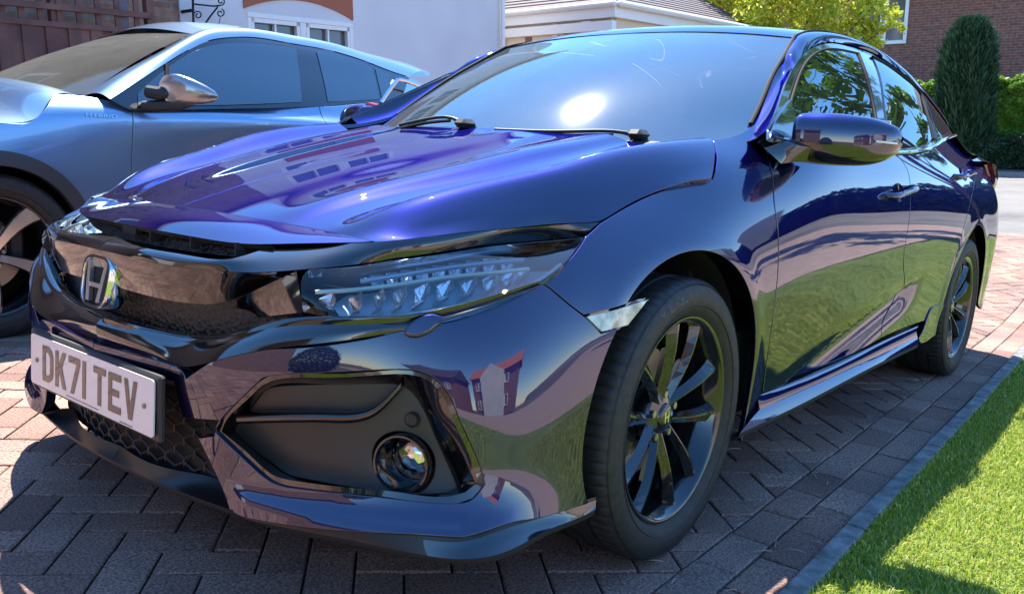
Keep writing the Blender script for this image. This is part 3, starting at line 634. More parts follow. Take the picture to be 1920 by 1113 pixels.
# rear end
RR = [[(-3.45, 0, 1.13), (-3.45, .3, 1.12), (-3.45, .568, 1.076), (-3.45, .70, 1.02)], [(-3.60, 0, 1.06), (-3.60, .3, 1.05), (-3.58, .58, 1.01), (-3.50, .74, .99)], [(-3.70, 0, .90), (-3.69, .3, .90), (-3.66, .6, .90), (-3.58, .755, .90)], [(-3.72, 0, .65), (-3.71, .3, .65), (-3.69, .6, .65), (-3.62, .79, .65)], [(-3.70, 0, .40), (-3.70, .3, .40), (-3.68, .6, .40), (-3.60, .775, .40)], [(-3.62, 0, .24), (-3.62, .3, .24), (-3.62, .6, .24), (-3.58, .765, .24)]]
put("tailgate", sheet_vfn(Surf(RR, (-1, 0, 0)), 30, 40), M['paint'], mirror=True)
ruled("tailgate_corner", [(-3.45, .57, 1.076), (-3.2, .76, 1.03), (-2.95, .79, 1.0)], [(-3.50, .745, .99), (-3.3, .80, 1.0), (-2.95, .80, .995)], M['paint'], (0, 0, 1))
M['tail'] = mat("tail_lamp", (.35, .01, .015), .08, 0, 1.)
tl = np.array([[(-3.44, .775, .86), (-3.52, .775, .86), (-3.64, .70, .86), (-3.70, .5, .86)], [(-3.40, .80, .91), (-3.52, .79, .92), (-3.65, .70, .93), (-3.70, .5, .93)], [(-3.36, .80, .965), (-3.5, .775, .985), (-3.62, .69, .99), (-3.68, .5, .98)]])
put("tail_lamp", sheet_vfn(Surf(tl, (-.3, 1, 0)), 30, 10, off=.022), M['tail'], mirror=True)
b = MB(); b.box(np.array([-3.50, 0, 1.095])-CO, (.16, 1.2, .03), bev=.012); b.build("rear_spoiler", M['paint'], car)
# underbody and cabin bulk
b = MB()
for c, d in (((-1.5, 0, .30), (4.1, 1.10, .20)), ((-1.35, 0, .36), (1.95, 1.66, .22)), ((.45, 0, .45), (.5, 1.0, .34)), ((-3.2, 0, .45), (.7, 1.3, .4)), ((-.30, 0, .60), (.15, 1.5, .5))): b.box(np.array(c)-CO, d)
b.build("underbody", M['dark'], car)
for cx in (0, -2.697):
    for s in (1, -1):
        b = MB(); n = 24; V = []; F = []
        for k in range(n+1):
            a = math.radians(-30)+k*math.radians(240)/n
            for yy in (.56, .835 if cx == 0 else .86): V.append((cx+.374*math.cos(a), s*yy, .335+.374*math.sin(a)))
        V = np.array(V)-CO; F = [(2*i, 2*i+1, 2*i+3, 2*i+2) for i in range(n)]; b.add(V, F, True)
        c = np.array([cx, s*.56, .335]); V = [c]+[c+np.array([.374*math.cos(a), 0, .374*math.sin(a)]) for a in np.linspace(0, 2*math.pi, 25)]; b.add(np.array(V)-CO, [(0, i, i+1) for i in range(1, 25)]); b.build("arch_liner", M['black'], car)
# ---- headlamp
SHL = Surf(rows(HLb, (resamp(HLb, 24)+resamp([np.array(p) for p in Cr[5:]], 24))/2+[.012, .008, 0], [np.array(p) for p in Cr[5:]], n=24), (1, .6, .2))
hl = outline(SHL, [[(567, 585), (615, 595), (715, 598), (757, 597)], [(757, 597), (840, 580), (915, 560), (975, 543), (1007, 531)], [(1007, 531), (1045, 506), (1075, 476), (1097, 444)], [(1097, 444), (1020, 451), (931, 459), (716, 490), (665, 498), (578, 504)], [(578, 504), (564, 520), (562, 540), (567, 585)]])
lampo = put("headlamp", panel_mesh(SHL, hl, off=0, thick=.02, res=.015), M['lens'], mirror=True)
M['lampback'] = mat("lamp_housing", (.42, .54, .62), .5, .5)
for s_ in (1,):
    Vb, Fb, Nb = sheet_vfn(SHL, 50, 14, off=-.07); put("lamp_housing", (Vb, Fb, Nb), M['lampback'], mirror=True)
def side_of(V): return [(V, 1), (np.asarray(V)*[1, -1, 1], -1)]
def lampline(px, depth, r, m, name, n=8):
    q = SHL.pick(px); P_ = SHL.P(q[:, 0], q[:, 1])-SHL.N(q[:, 0], q[:, 1])*depth
    for V, s in side_of(cr(P_, .02)): b = MB(); b.tube(V-CO, r, n); b.build(name, m, car)
M['guide'] = mat("light_guide", (.80, .86, .66), .2, 0, 1.)
M['fin'] = mat("lamp_fin", (.80, .84, .88), .22, .85)
_n = tex(M['fin'], "ShaderNodeTexNoise", 120.); bump(M['fin'], _n.outputs[0], .35, .003)
lampline([(590, 536), (700, 525), (830, 507), (920, 496), (992, 487)], .020, .0042, M['guide'], "light_guide")
lampline([(680, 522), (830, 502), (920, 490), (985, 480)], .026, .0022, M['fin'], "lamp_trim")
lampline([(672, 503), (720, 497), (800, 486), (900, 472), (984, 462)], .03, .005, M['lampback'], "lamp_trim")
lampline([(630, 590), (700, 588), (760, 580), (860, 558), (950, 535), (1010, 508), (1050, 478)], .022, .005, M['lampback'], "lamp_trim")
fins = [(612, 556, 22), (664, 552, 21), (708, 546, 21), (752, 540, 20), (798, 532, 20), (842, 524, 19), (884, 515, 17), (924, 506, 14), (956, 497, 12), (980, 490, 8)]
for i, (u, v, hh) in enumerate(fins):     # stepped reflector blades
    w = 15 if i else 17; px = [(u-w, v-hh*.9), (u+w*.7, v-hh*1.05), (u+w*.95, v-hh*.2), (u+w*.25, v+hh*.3), (u+w*.3, v+hh*.9), (u-w*1.3, v+hh), (u-w*.7, v+hh*.1)]
    q = SHL.pick(px); dep = [.040, .022, .020, .040, .022, .045, .055]; P_ = SHL.P(q[:, 0], q[:, 1])-SHL.N(q[:, 0], q[:, 1])*np.array(dep)[:, None]
    cen = P_.mean(0)-SHL.N([q[0, 0]], [q[0, 1]])[0]*.012; bk = P_-SHL.N(q[:, 0], q[:, 1])*.012
    V = np.r_[P_, [cen], bk]; F = [(k, (k+1) % 7, 7) for k in range(7)]+[(k, (k+1) % 7, 8+(k+1) % 7, 8+k) for k in range(7)]
    for VV, s in side_of(V): b = MB(); b.add(VV-CO, F); b.build("reflector_blade", M['fin'], car)
for i in range(9):                        # small cells of the upper row
    a = np.array([700+i*32, 499-i*4.3]); px = [a+(-12, -7), a+(13, -11), a+(15, 4), a+(-10, 8)]; q = SHL.pick(px)
    P_ = SHL.P(q[:, 0], q[:, 1])-SHL.N(q[:, 0], q[:, 1])*np.array([.03, .034, .044, .040])[:, None]; cen = P_.mean(0)-SHL.N([q[0, 0]], [q[0, 1]])[0]*.014
    for VV, s in side_of(np.r_[P_, [cen]]): b = MB(); b.add(VV-CO, [(k, (k+1) % 4, 4) for k in range(4)]); b.build("lamp_cell", M['fin'], car)
# ---- lip spoiler and lower grille
LE = [(.858, 0, .193), (.85, .2, .193), (.83, .37, .195), (.80, .53, .197), (.765, .632, .200), (.71, .75, .196), (.668, .815, .193), (.625, .855, .196), (.56, .872, .202), (.50, .870, .204), (.42, .868, .200), (.36, .868, .197), (.32, .872, .200)]
LT = [(.840, 0, .222), (.832, .2, .222), (.815, .38, .216), (.795, .50, .219), (.755, .62, .224), (.70, .74, .236), (.655, .80, .244), (.62, .835, .247), (.55, .852, .246), (.48, .862, .242), (.42, .866, .238), (.37, .870, .232), (.33, .876, .222)]
_q = SB.pick([(430, 957), (500, 979), (640, 996), (780, 1003), (868, 1008), (935, 988), (1010, 972), (1075, 953)]); _P = SB.P(_q[:, 0], _q[:, 1])-SB.N(_q[:, 0], _q[:, 1])*.014+[0, 0, .004]
LT = LT[:2]+[(.80, .36, .212)]+list(_P)+[(.31, .865, .222)]
LU = [tuple(np.array(p)+[-.05, -.02, -.012]) for p in LE]
M['satin'] = mat('satin_black', (.008, .008, .009), .33)
put("lip_spoiler", sheet_vfn(Surf(rows(LT, (resamp(LT, 40)+resamp(LE, 40))/2+[.002, .001, -.006], LE, n=40), (.5, .3, 1)), 120, 10), M['satin'], mirror=True)
SL_ = Surf(rows(LT, (resamp(LT, 40)+resamp(LE, 40))/2+[.002, .001, -.006], LE, n=40), (.5, .3, 1)); put("lip_winglet", sheet_vfn(SL_, 40, 10, off=.0015, rng_=(SL_.u.k[-1]*.66, SL_.u.k[-1], SL_.v.k[0]+.006, SL_.v.k[-1])), M['gloss'], mirror=True)
put("lip_spoiler", sheet_vfn(Surf(rows(LE, resamp(LE, 40)+[-.004, -.003, -.010], LU, n=40), (.5, .3, -1)), 120, 8), M['black'], mirror=True)
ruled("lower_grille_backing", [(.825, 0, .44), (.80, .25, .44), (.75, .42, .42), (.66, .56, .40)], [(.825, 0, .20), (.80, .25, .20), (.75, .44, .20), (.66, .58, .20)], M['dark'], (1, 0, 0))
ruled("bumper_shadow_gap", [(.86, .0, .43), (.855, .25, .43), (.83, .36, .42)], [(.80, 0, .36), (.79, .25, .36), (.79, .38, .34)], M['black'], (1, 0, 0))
b = MB(); hw, hh = .052, .040
for r in range(7):
    for c in range(-10, 10):
        y0 = c*hw+(hw/2 if r % 2 else 0); z0 = .215+r*hh*.75*.72
        if abs(y0) > .41 or z0 > .37: continue
        def gp(y, z): return np.array([.838-.55*y*y, y, z])-CO
        w2 = hw/2; p = [(y0-w2, z0+.008), (y0, z0+.021), (y0+w2, z0+.008), (y0+w2, z0-.008)]
        for a_, b_ in zip(p[:-1], p[1:]): b.tube([gp(*a_), gp(*b_)], .0028, 5)
b.build("honeycomb_grille", M['black'], car)
# ---- number plate
pp = thing("x", "x", "x"); bpy.data.objects.remove(pp)
b = MB(); b.box(np.array([.896, 0, .374])-CO, (.014, .545, .130), bev=.004); plh = b.build("plate_surround", M['black'], car)
pa = .023; pn = np.array([math.cos(pa), 0, math.sin(pa)]); pu = np.array([-math.sin(pa), 0, math.cos(pa)]); pc0 = np.array([.9085, 0, .375])
def plq(y, z, d=0): return pc0+np.array([0, y, 0])+pu*z+pn*d-CO
r_ = .008; pts = []
for cx_, cz_, a0 in ((.252, .0475, 0), (-.252, .0475, 90), (-.252, -.0475, 180), (.252, -.0475, 270)):
    for a in np.linspace(a0, a0+90, 6): pts.append((cx_+r_*math.cos(math.radians(a)), cz_+r_*math.sin(math.radians(a))))
n = len(pts); V = [plq(y, z, 0) for y, z in pts]+[plq(y, z, -.003) for y, z in pts]; b = MB(); b.add(V, [tuple(range(n)), tuple(range(n, 2*n))[::-1]]+[(i, (i+1) % n, n+(i+1) % n, n+i) for i in range(n)])
M['plate'] = mat("plate_white", (.72, .70, .66), .3, 0, .4); plate = b.build("number_plate", M['plate'], car)
M['ink'] = mat("plate_ink", (.02, .02, .02), .3, 0, .6)
LET = {'D': [[(0,0),(30,0),(44,8),(50,20),(50,59),(44,71),(30,79),(0,79)], [(14,14),(28,14),(36,22),(36,57),(28,65),(14,65)]],
 'K': [[(0,0),(14,0),(14,24),(20,33),(34,0),(50,0),(30,46),(49,79),(33,79),(14,48),(14,79),(0,79)]],
 '7': [[(8,0),(23,0),(50,66),(50,79),(0,79),(0,65),(35,65)]], '1': [[(0,0),(14,0),(14,79),(0,79)]],
 'T': [[(18,0),(32,0),(32,65),(50,65),(50,79),(0,79),(0,65),(18,65)]],
 'E': [[(0,0),(50,0),(50,14),(14,14),(14,33),(42,33),(42,47),(14,47),(14,65),(50,65),(50,79),(0,79)]],
 'V': [[(18,0),(32,0),(50,79),(36,79),(25,26),(14,79),(0,79)]]}
def flat_poly(loops):
    pts = [Vector(p) for l in loops for p in l]; E = []; k = 0
    for l in loops: E += [(k+i, k+(i+1) % len(l)) for i in range(len(l))]; k += len(l)
    r = delaunay_2d_cdt(pts, E, [], 0, 1e-6, True); V = np.array([(v.x, v.y) for v in r[0]]); F = np.array(r[2]); return V, F[inside(V[F].mean(1), [np.array(l, float) for l in loops])]
b = MB(); cur = -.201
for ch in "DK71 TEV":
    if ch == ' ': cur += .022; continue
    V2, F2 = flat_poly(LET[ch]); b.add([plq(cur+x/1000, (z-39.5)/1000, .0012) for x, z in V2], F2); cur += (.014 if ch == '1' else .05)+.011
b.build("plate_lettering", M['ink'], plate)
M['screw'] = mat("plate_screw", (.25, .22, .15), .4, .6)
for s in (1, -1): b = MB(); b.tube([plq(s*.228, 0, 0), plq(s*.228, 0, .003)], .005, 12); b.build("plate_screw", M['screw'], plate)
b = MB(); b.box(plq(.16, -.052, .0006), (.0012, .05, .0012)); b.box(plq(-.02, -.049, .0006), (.0012, .14, .001)); b.build("plate_small_print", M['ink'], plate)
# ---- badge
bc_ = np.array([.880, 0, .579]); bn = np.array([.985, 0, .17]); bn /= np.linalg.norm(bn); bu = np.array([-bn[2], 0, bn[0]])
def bq(y, z, d): return bc_+np.array([0, y, 0])+bu*z+bn*d-CO
def sq(a, b_, n=48, k=3.6, top=1.0):
    o = []
    for i in range(n):
        t = 2*math.pi*i/n; c, s = math.cos(t), math.sin(t); y = a*abs(c)**(2/k)*np.sign(c); z = b_*abs(s)**(2/k)*np.sign(s); o.append((y*(1+.07*z/b_), z))
    return o
Ls = [[bq(y, z, d) for y, z in sq(a, h)] for a, h, d in ((.056, .053, -.03), (.0575, .0545, .006), (.055, .052, .011), (.0505, .0475, .011), (.049, .046, .006), (.049, .046, .001))]
b = MB(); n = 48; V = [p for L in Ls for p in L]; b.add(V, [(j*n+i, j*n+(i+1) % n, (j+1)*n+(i+1) % n, (j+1)*n+i) for j in range(5) for i in range(n)], True)
badge = b.build("badge", M['chrome'], car, 40)
b = MB(); b.add([bq(y, z, .0) for y, z in sq(.050, .047)], [tuple(range(48))]); b.build("badge_backing", M['dark'], badge)
b = MB()
for s in (1, -1):
    pl = [(s*.030, .041), (s*.041, .041), (s*.028, -.041), (s*.014, -.041)]
    if s < 0: pl = pl[::-1]
    V = [bq(y, z, .0095) for y, z in pl]+[bq(y, z, .001) for y, z in pl]; b.add(V, [(0, 1, 2, 3), (7, 6, 5, 4)]+[(i, (i+1) % 4, 4+(i+1) % 4, 4+i) for i in range(4)])
pl = [(-.022, -.012), (.022, -.012), (.024, -.003), (-.024, -.003)]; V = [bq(y, z, .009) for y, z in pl]+[bq(y, z, .001) for y, z in pl]; b.add(V, [(0, 1, 2, 3), (7, 6, 5, 4)]+[(i, (i+1) % 4, 4+(i+1) % 4, 4+i) for i in range(4)])
b.build("badge_emblem", mat('satin_chrome', (.8, .8, .82), .3, 1.), badge)
# ---- door handles
def handle(pa_, pb_, par, dx=0):
    A, B = SS.P(*SS.pick([pa_]).T)[0], SS.P(*SS.pick([pb_]).T)[0]
    for s in (1, -1):
        b = MB(); pts = [A+[0, -.006, 0], A+[-.02, .022, 0], (A+B)/2+[0, .034, .002], B+[.02, .026, 0], B+[0, -.006, 0]]
        b.tube(cr(np.array(pts)*[1, s, 1], .01)-CO, .010, 10); V = np.array(b.V); b.V = [tuple(v) for v in V]; o = b.build("door_handle", M['paint'], par)
        qc = SS.inv([(A+B)/2])[0]; n = 28; rr = [0, .3, .6, .85, 1.]; uv = np.array([qc]+[(qc[0]+.060*f*math.cos(2*math.pi*k/n), qc[1]+.036*f*math.sin(2*math.pi*k/n)-.004) for f in rr[1:] for k in range(n)])
        P_ = SS.P(uv[:, 0], uv[:, 1]); N_ = SS.N(uv[:, 0], uv[:, 1]); P_ = P_+N_*.0015; rad = P_-P_[0]; rad /= np.linalg.norm(rad, axis=1)[:, None]+1e-9; f_ = np.array([0]+[f for f in rr[1:] for k in range(n)])[:, None]; N_ = N_-rad*f_*1.3; N_ /= np.linalg.norm(N_, axis=1)[:, None]
        F = [(0, 1+k, 1+(k+1) % n) for k in range(n)]+[(1+(j-1)*n+k, 1+j*n+k, 1+j*n+(k+1) % n, 1+(j-1)*n+(k+1) % n) for j in range(1, 4) for k in range(n)]
        q3 = P_[list(F[0])]; F = F if np.cross(q3[1]-q3[0], q3[2]-q3[0])@N_[0] > 0 else [f[::-1] for f in F]
        _put("handle_cup", (P_*[1, s, 1]-CO, F if s > 0 else [f[::-1] for f in F], N_*[1, s, 1]), M['paint'], o)
handle((1661, 366), (1706, 352), dfront); handle((1790, 330), (1817, 322), drear)
# ---- door mirror
def mirror_body(s):
    secs = [(.842, -.585, 0.9810, .030, .050), (.852, -.590, 0.9780, .050, .0615), (.875, -.598, 0.9760, .058, .066), (.92, -.610, 0.9760, .062, .068), (.97, -.625, 0.9750, .062, .066), (1.02, -.645, 0.9750, .056, .060), (1.055, -.663, 0.9770, .044, .047), (1.078, -.678, 0.9810, .026, .028), (1.085, -.684, 0.9840, .008, .009)]
    n = 40; up, lo = [], []
    def sec(y, x, z, a, h, t0, t1):
        o = []
        for k in range(n+1):
            t = t0+(t1-t0)*k/n; c, sn = math.cos(t), math.sin(t); o.append(np.array([x+a*abs(c)**.75*np.sign(c), y, z+h*(abs(sn)**.8)*np.sign(sn)*(1. if sn > 0 else .98)]))
        return o
    S_ = sorted(secs); yy = np.array([q[0] for q in S_]); 
    def dens(t0, t1):
        G = np.array([sec(*q, t0, t1) for q in S_]); k = Sp(np.concatenate([[0], np.cumsum(np.linalg.norm(np.diff(G.mean(1), axis=0), axis=1)+.01)])); B_ = k.b(np.linspace(0, k.k[-1], 40))[0]; return np.einsum('ij,jkl->ikl', B_, G)
    out = []
    for t0, t1 in ((-.12, math.pi+.12), (math.pi+.12, 2*math.pi-.12)):
        G = dens(t0, t1); V = G.reshape(-1, 3)*[1, s, 1]-CO; m = n+1; F = [(i*m+j, (i+1)*m+j, (i+1)*m+j+1, i*m+j+1) for i in range(39) for j in range(n)]
        F += [tuple(range(m))]; out.append((V, F))
    return out
for s in (1, -1):
    up, lo = mirror_body(s)
    b = MB(); b.add(up[0], up[1], True); mh = b.build("door_mirror", M['paint'], car, 50)
    b = MB(); b.add(lo[0], lo[1], True); b.build("mirror_lower_shell", M['gloss'], mh, 50)
    G = np.array([[(-.44, .80, .955), (-.50, .80, .985), (-.62, .80, .975), (-.50, .845, .905)], [(-.50, .845, .957), (-.53, .845, .972), (-.63, .845, .96), (-.54, .86, .912)], [(-.56, .92, .950), (-.58, .92, .958), (-.63, .92, .945), (-.60, .92, .918)]])
    V = G.reshape(-1, 3)*[1, s, 1]-CO; b = MB(); b.add(V, [(i*4+j, i*4+(j+1) % 4, (i+1)*4+(j+1) % 4, (i+1)*4+j) for i in range(2) for j in range(4)], True); b.build("mirror_arm", M['gloss'], mh, 60)
    b = MB(); b.box(np.array([-.690, s*.965, .985])-CO, (.004, .17, .095), bev=.001); b.build("mirror_glass", M['chrome'], mh)
    b = MB(); b.tube(cr(np.array([(-.600, 1.045, .975), (-.625, 1.066, .974), (-.66, 1.079, .974)])*[1, s, 1]-CO, .01), .003, 6); b.build("mirror_indicator", mat("indicator_strip", (.8, .75, .62), .2, 0, 1.), mh)
sail = outline(SG, [[(1440, 262), (1444, 240), (1480, 186)], [(1480, 186), (1490, 225), (1494, 275)], [(1494, 275), (1440, 262)]])
put("mirror_sail", panel_mesh(SG, sail, off=.006, thick=.01), M['gloss'], mirror=True)
# ---- wheels (modelled about their own hub, outer face towards +y)
def font_mesh(txt, size, ext=0.):
    c = bpy.data.curves.new("t", 'FONT'); c.body = txt; c.size = size; c.extrude = ext; c.align_x = 'CENTER'; c.align_y = 'CENTER'; c.resolution_u = 3
    o = bpy.data.objects.new("t", c); COL.objects.link(o); bpy.context.view_layer.update()
    me = o.evaluated_get(bpy.context.evaluated_depsgraph_get()).to_mesh(); V = np.array([v.co for v in me.vertices]); F = [tuple(p.vertices) for p in me.polygons]
    bpy.data.objects.remove(o); bpy.data.curves.remove(c); return V, F
M['tyretext'] = mat('tyre_text', (.045, .045, .045), .45)
def tyre_mesh(R, r0, w, n=385):
    # profile (r, y, sipe): inner bead, sidewalls, shoulders, tread with three grooves
    h = w/2; P_ = [(r0-.004, h*.80), (r0+.008, h*.90), (r0+(R-r0)*.30, h*.985), (r0+(R-r0)*.55, h), (r0+(R-r0)*.78, h*.955), (r0+(R-r0)*.90, h*.90), (R-.0035, h*.84), (R-.0005, h*.76), (R, h*.64), (R, h*.47), (R-.007, h*.455), (R-.007, h*.385), (R, h*.37), (R, h*.07), (R-.007, h*.055), (R-.007, -h*.055)]
    P_ = P_+[(r, -y) for r, y in P_[::-1][1:]]; V = []; m = len(P_)
    for k in range(n):
        th = 2*math.pi*k/n
        for j, (r, y) in enumerate(P_):
            d = 0
            if 5 <= j <= 9 and k % 5 == 0: d = .0028 if j < 8 else .0045
            V.append(((r-d)*math.cos(th), y, (r-d)*math.sin(th)))
    F = [(k*m+j, k*m+j+1, ((k+1) % n)*m+j+1, ((k+1) % n)*m+j) for k in range(n) for j in range(m-1)]
    return V, F
def make_wheel(name, R, rimr, w, yl, parent, style):
    # yl: y of the rim lip plane relative to the tyre centre
    root = bpy.data.objects.new(name, None); COL.objects.link(root); root.empty_display_size = .1; root.parent = parent
    b = MB(); V, F = tyre_mesh(R, rimr, w); b.add(V, F, True)
    h = w/2
    for txt, a0, sz in (style.get('txt') or []):
        tv, tf = font_mesh(txt, sz, .0006); rr = rimr+(R-rimr)*.62; V2 = []
        for x, y, z in tv: th = a0+x/rr; r = rr+y; V2.append((r*math.cos(th), h*.992+z*1.+.0004-max(0, (r-rr))*.45-max(0, rr-r)*.02, r*math.sin(th)))
        bt = MB(); bt.add(V2, tf); bt.build('tyre_lettering', M['tyretext'], root)
    for rr_ in (.30, .86):
        r1_ = rimr+(R-rimr)*rr_; b.lathe([(r1_-.0015, h*(.975 if rr_ < .5 else .915)), (r1_, h*(1.0 if rr_ < .5 else .945)), (r1_+.0015, h*(.975 if rr_ < .5 else .915))], 120)
    b.build("tyre", M['tyre'], root, 30)
    b = MB(); b.lathe([(rimr-.010, -h*.8), (rimr-.03, -h*.5), (rimr-.035, yl-.06), (rimr-.022, yl-.03), (rimr-.014, yl-.012), (rimr-.010, yl-.006), (rimr-.004, yl-.001), (rimr, yl-.001), (rimr+.002, yl-.006), (rimr, yl-.014)], 96)
    rim = b.build("rim", style['rim'], root, 40)
    if style['kind'] == 'v10':
        for g in range(5):
            for s in (-1, 1):
                am = 2*math.pi*g/5+style['a0']; b = MB(); V = []; N_ = 9
                for i in range(N_):
                    t = i/(N_-1); r = .038+t*(rimr-.012-.038); a = am+s*(.30-.02*t); wd = .012+.012*t*t+.004*(t > .9); y = yl-.040+.030*math.sin(min(1, t*1.15)*math.pi/2)-.004*t; off = s*(.010*(1-t))
                    er = np.array([math.cos(a), 0, math.sin(a)]); et = np.array([-math.sin(a), 0, math.cos(a)]); c = er*r+et*off+np.array([0, y, 0])
                    V += [c-et*wd*1.15*(1 if s > 0 else .8)-[0, .016, 0], c-et*wd*.28*s+[0, .0, 0]-et*wd*.12, c-et*wd*.28*s+[0, .0, 0]+et*wd*.12, c+et*wd*1.15*(1 if s < 0 else .8)-[0, .016, 0], c-[0, .034, 0]]
                b.add(V, [(i*5+j, i*5+(j+1) % 5, (i+1)*5+(j+1) % 5, (i+1)*5+j) for i in range(N_-1) for j in range(5)]); b.build("spoke", style['rim'], rim)
    else:
        for g in range(5):
            am = 2*math.pi*g/5+style['a0']
            for s, (mt, fl_) in enumerate(((style['bright'], 1), (style['rim'], 0))):
                b = MB(); V = []; N_ = 7; 
                for i in range(N_):
                    t = i/(N_-1); r = .035+t*(rimr-.008-.035); a = am+(.16*t*t-.02 if fl_ else .16*t*t-.02); wd = (.014+.022*t**1.6) if fl_ else (.018+.030*t**1.5); y = yl-.035+.030*t**.7-(0 if fl_ else .006)
                    er = np.array([math.cos(a), 0, math.sin(a)]); et = np.array([-math.sin(a), 0, math.cos(a)]); c = er*r+np.array([0, y, 0]); V += [c-et*wd, c+et*wd, c+et*wd*1.05-[0, .02, 0], c-et*wd*1.05-[0, .02, 0]]
                b.add(V, [(i*4+j, i*4+(j+1) % 4, (i+1)*4+(j+1) % 4, (i+1)*4+j) for i in range(N_-1) for j in range(4)]+[(0, 1, 2, 3), tuple(range((N_-1)*4, N_*4))]); b.build("spoke", mt, rim)
    b = MB(); b.lathe([(0, yl-.030), (.026, yl-.030), (.030, yl-.033), (.032, yl-.038), (.062, yl-.046), (.070, yl-.06), (.070, yl-.09)], 48); b.build("wheel_hub", style['rim'], rim, 40)
    b = MB()
    for k in range(5): a = 2*math.pi*k/5+.3; c = np.array([.052*math.cos(a), yl-.05, .052*math.sin(a)]); b.tube([c, c+[0, .014, 0]], .009, 6)
    b.build("wheel_nut", mat("wheel_nut", (.5, .5, .5), .3, 1.), rim)
    b = MB(); b.lathe([(.075, yl-.10), (.150, yl-.10), (.152, yl-.105), (.152, yl-.12)], 64); b.build("brake_disc", M['disc'], root)
    b = MB(); b.box((-.12, yl-.11, .04), (.07, .05, .14), bev=.015); b.build("brake_caliper", M['black'], root)
    b = MB()
    if style.get('H'):
        for s in (1, -1): b.add([(s*.005, yl-.0295, .013), (s*.012, yl-.0295, .013), (s*.010, yl-.0295, -.013), (s*.004, yl-.0295, -.013)], [(0, 1, 2, 3)])
        b.box((0, yl-.0295, 0), (.014, .001, .005)); b.build("wheel_emblem", M['chrome'], rim)
    return root
ws_ = dict(kind='v10', rim=M['rim'], a0=math.radians(100), txt=[("MICHELIN", math.radians(74), .034), ("235/45R17", math.radians(-110), .018)], H=1)
wh = make_wheel("front_wheel", .3215, .236, .235, .1045, car, ws_); wh.location = Vector((0, .7685, .3195))-Vector(CO); wh.rotation_euler = (0, 0, math.radians(1.2))
def copy_tree(o, parent):
    c = o.copy(); COL.objects.link(c); c.parent = parent
    for ch in list(o.children): copy_tree(ch, c)
    return c
for nm, loc, rz, ry in (("rear_wheel", (-2.697, .7755, .3195), 0, 31), ("front_wheel", (0, -.7685, .3195), 180, 50), ("rear_wheel", (-2.697, -.7755, .3195), 180, 12)):
    w = copy_tree(wh, car); w.name = nm; w.location = Vector(loc)-Vector(CO); w.rotation_euler = (0, math.radians(ry), math.radians(rz))
# ---- cabin: dashboard, wheel, seats
M['cloth'] = mat("seat_cloth", (.028, .028, .030), .85); M['dash'] = mat("dashboard", (.05, .052, .055), .55)
b = MB(); b.box(np.array([-.62, 0, .86])-CO, (.50, 1.36, .14), bev=.05); dsh = b.build("dashboard", M['dash'], car)
b = MB(); b.tube([(-.93-CO[0]+.08*math.sin(t)*.35, -.36+.185*math.cos(t), .90+.185*math.sin(t)) for t in np.linspace(0, 2*math.pi, 33)], .014, 8, False); b.box((-.92-CO[0], -.36, .90), (.05, .12, .12), bev=.03); b.build("steering_wheel", M['dash'], car)
def seat(x, y, par):
    b = MB(); b.box((x-CO[0], y, .50), (.52, .50, .16), bev=.05); s0 = b.build("seat", M['cloth'], car)
    R = Matrix.Rotation(math.radians(-18), 3, 'Y'); b = MB(); b.box((x-.33-CO[0], y, .83), (.14, .48, .62), R, .05); b.build("backrest", M['cloth'], s0)
    b = MB(); b.box((x-.44-CO[0], y, 1.20), (.09, .26, .17), R, .04); b.build("headrest", M['cloth'], s0)
for x in (-1.15, -1.95):
    for y in (.36, -.36): seat(x, y, car)
b = MB(); b.box(np.array([-1.02, 0, 1.265])-CO, (.03, .23, .06), bev=.01); b.build("rear_view_mirror", M['gloss'], car)
# ================================================================ THE PALE BLUE CROSSOVER ON THE NEXT DRIVE
CO = np.array([-1.1, -3.0, 0]); suv = thing("parked_car", "pale metallic blue crossover parked beside the dark hatchback, its windscreen dusty", "car", tuple(CO))
_p0 = put
def put(name, VFN, m, parent=None, mirror=False, label=None): return _put(name, (np.asarray(VFN[0])-CO, VFN[1], VFN[2]), m, parent or suv, mirror, label)
M['sky'] = paint_mat("pale_blue_paint", (.22, .35, .53), .8, .32, .02)
cxs = [1.15, .75, .26, -.3, -.8, -1.4, -2.0, -2.5, -2.9, -3.25]; czs = [.18, .35, .50, .65, .80, .90, .965, 1.0, 1.03, 1.08]
cy = [[-2.30,-2.28,-2.26,-2.27,-2.32,-2.40,-2.5,-2.6,-2.7,-2.8], [-2.16,-2.14,-2.12,-2.11,-2.13,-2.17,-2.24,-2.32,-2.42,-2.5], [-2.14,-2.13,-2.115,-2.095,-2.10,-2.12,-2.16,-2.21,-2.28,-2.36], [-2.15,-2.15,-2.15,-2.15,-2.145,-2.14,-2.15,-2.18,-2.22,-2.26],
 [-2.15,-2.16,-2.17,-2.17,-2.16,-2.145,-2.14,-2.155,-2.19,-2.22], [-2.15,-2.16,-2.17,-2.17,-2.16,-2.14,-2.12,-2.125,-2.16,-2.19], [-2.14,-2.14,-2.14,-2.13,-2.12,-2.11,-2.10,-2.11,-2.14,-2.18], [-2.13,-2.12,-2.11,-2.10,-2.12,-2.125,-2.13,-2.15,-2.18,-2.22],
 [-2.17,-2.15,-2.14,-2.16,-2.17,-2.175,-2.19,-2.21,-2.23,-2.27], [-2.35,-2.33,-2.32,-2.31,-2.31,-2.32,-2.34,-2.36,-2.39,-2.42]]
CS = Surf([[(x, cy[i][j], czs[j]) for i, x in enumerate(cxs)] for j in range(10)], (0, 1, 0))
WX = .27; WZ = .345
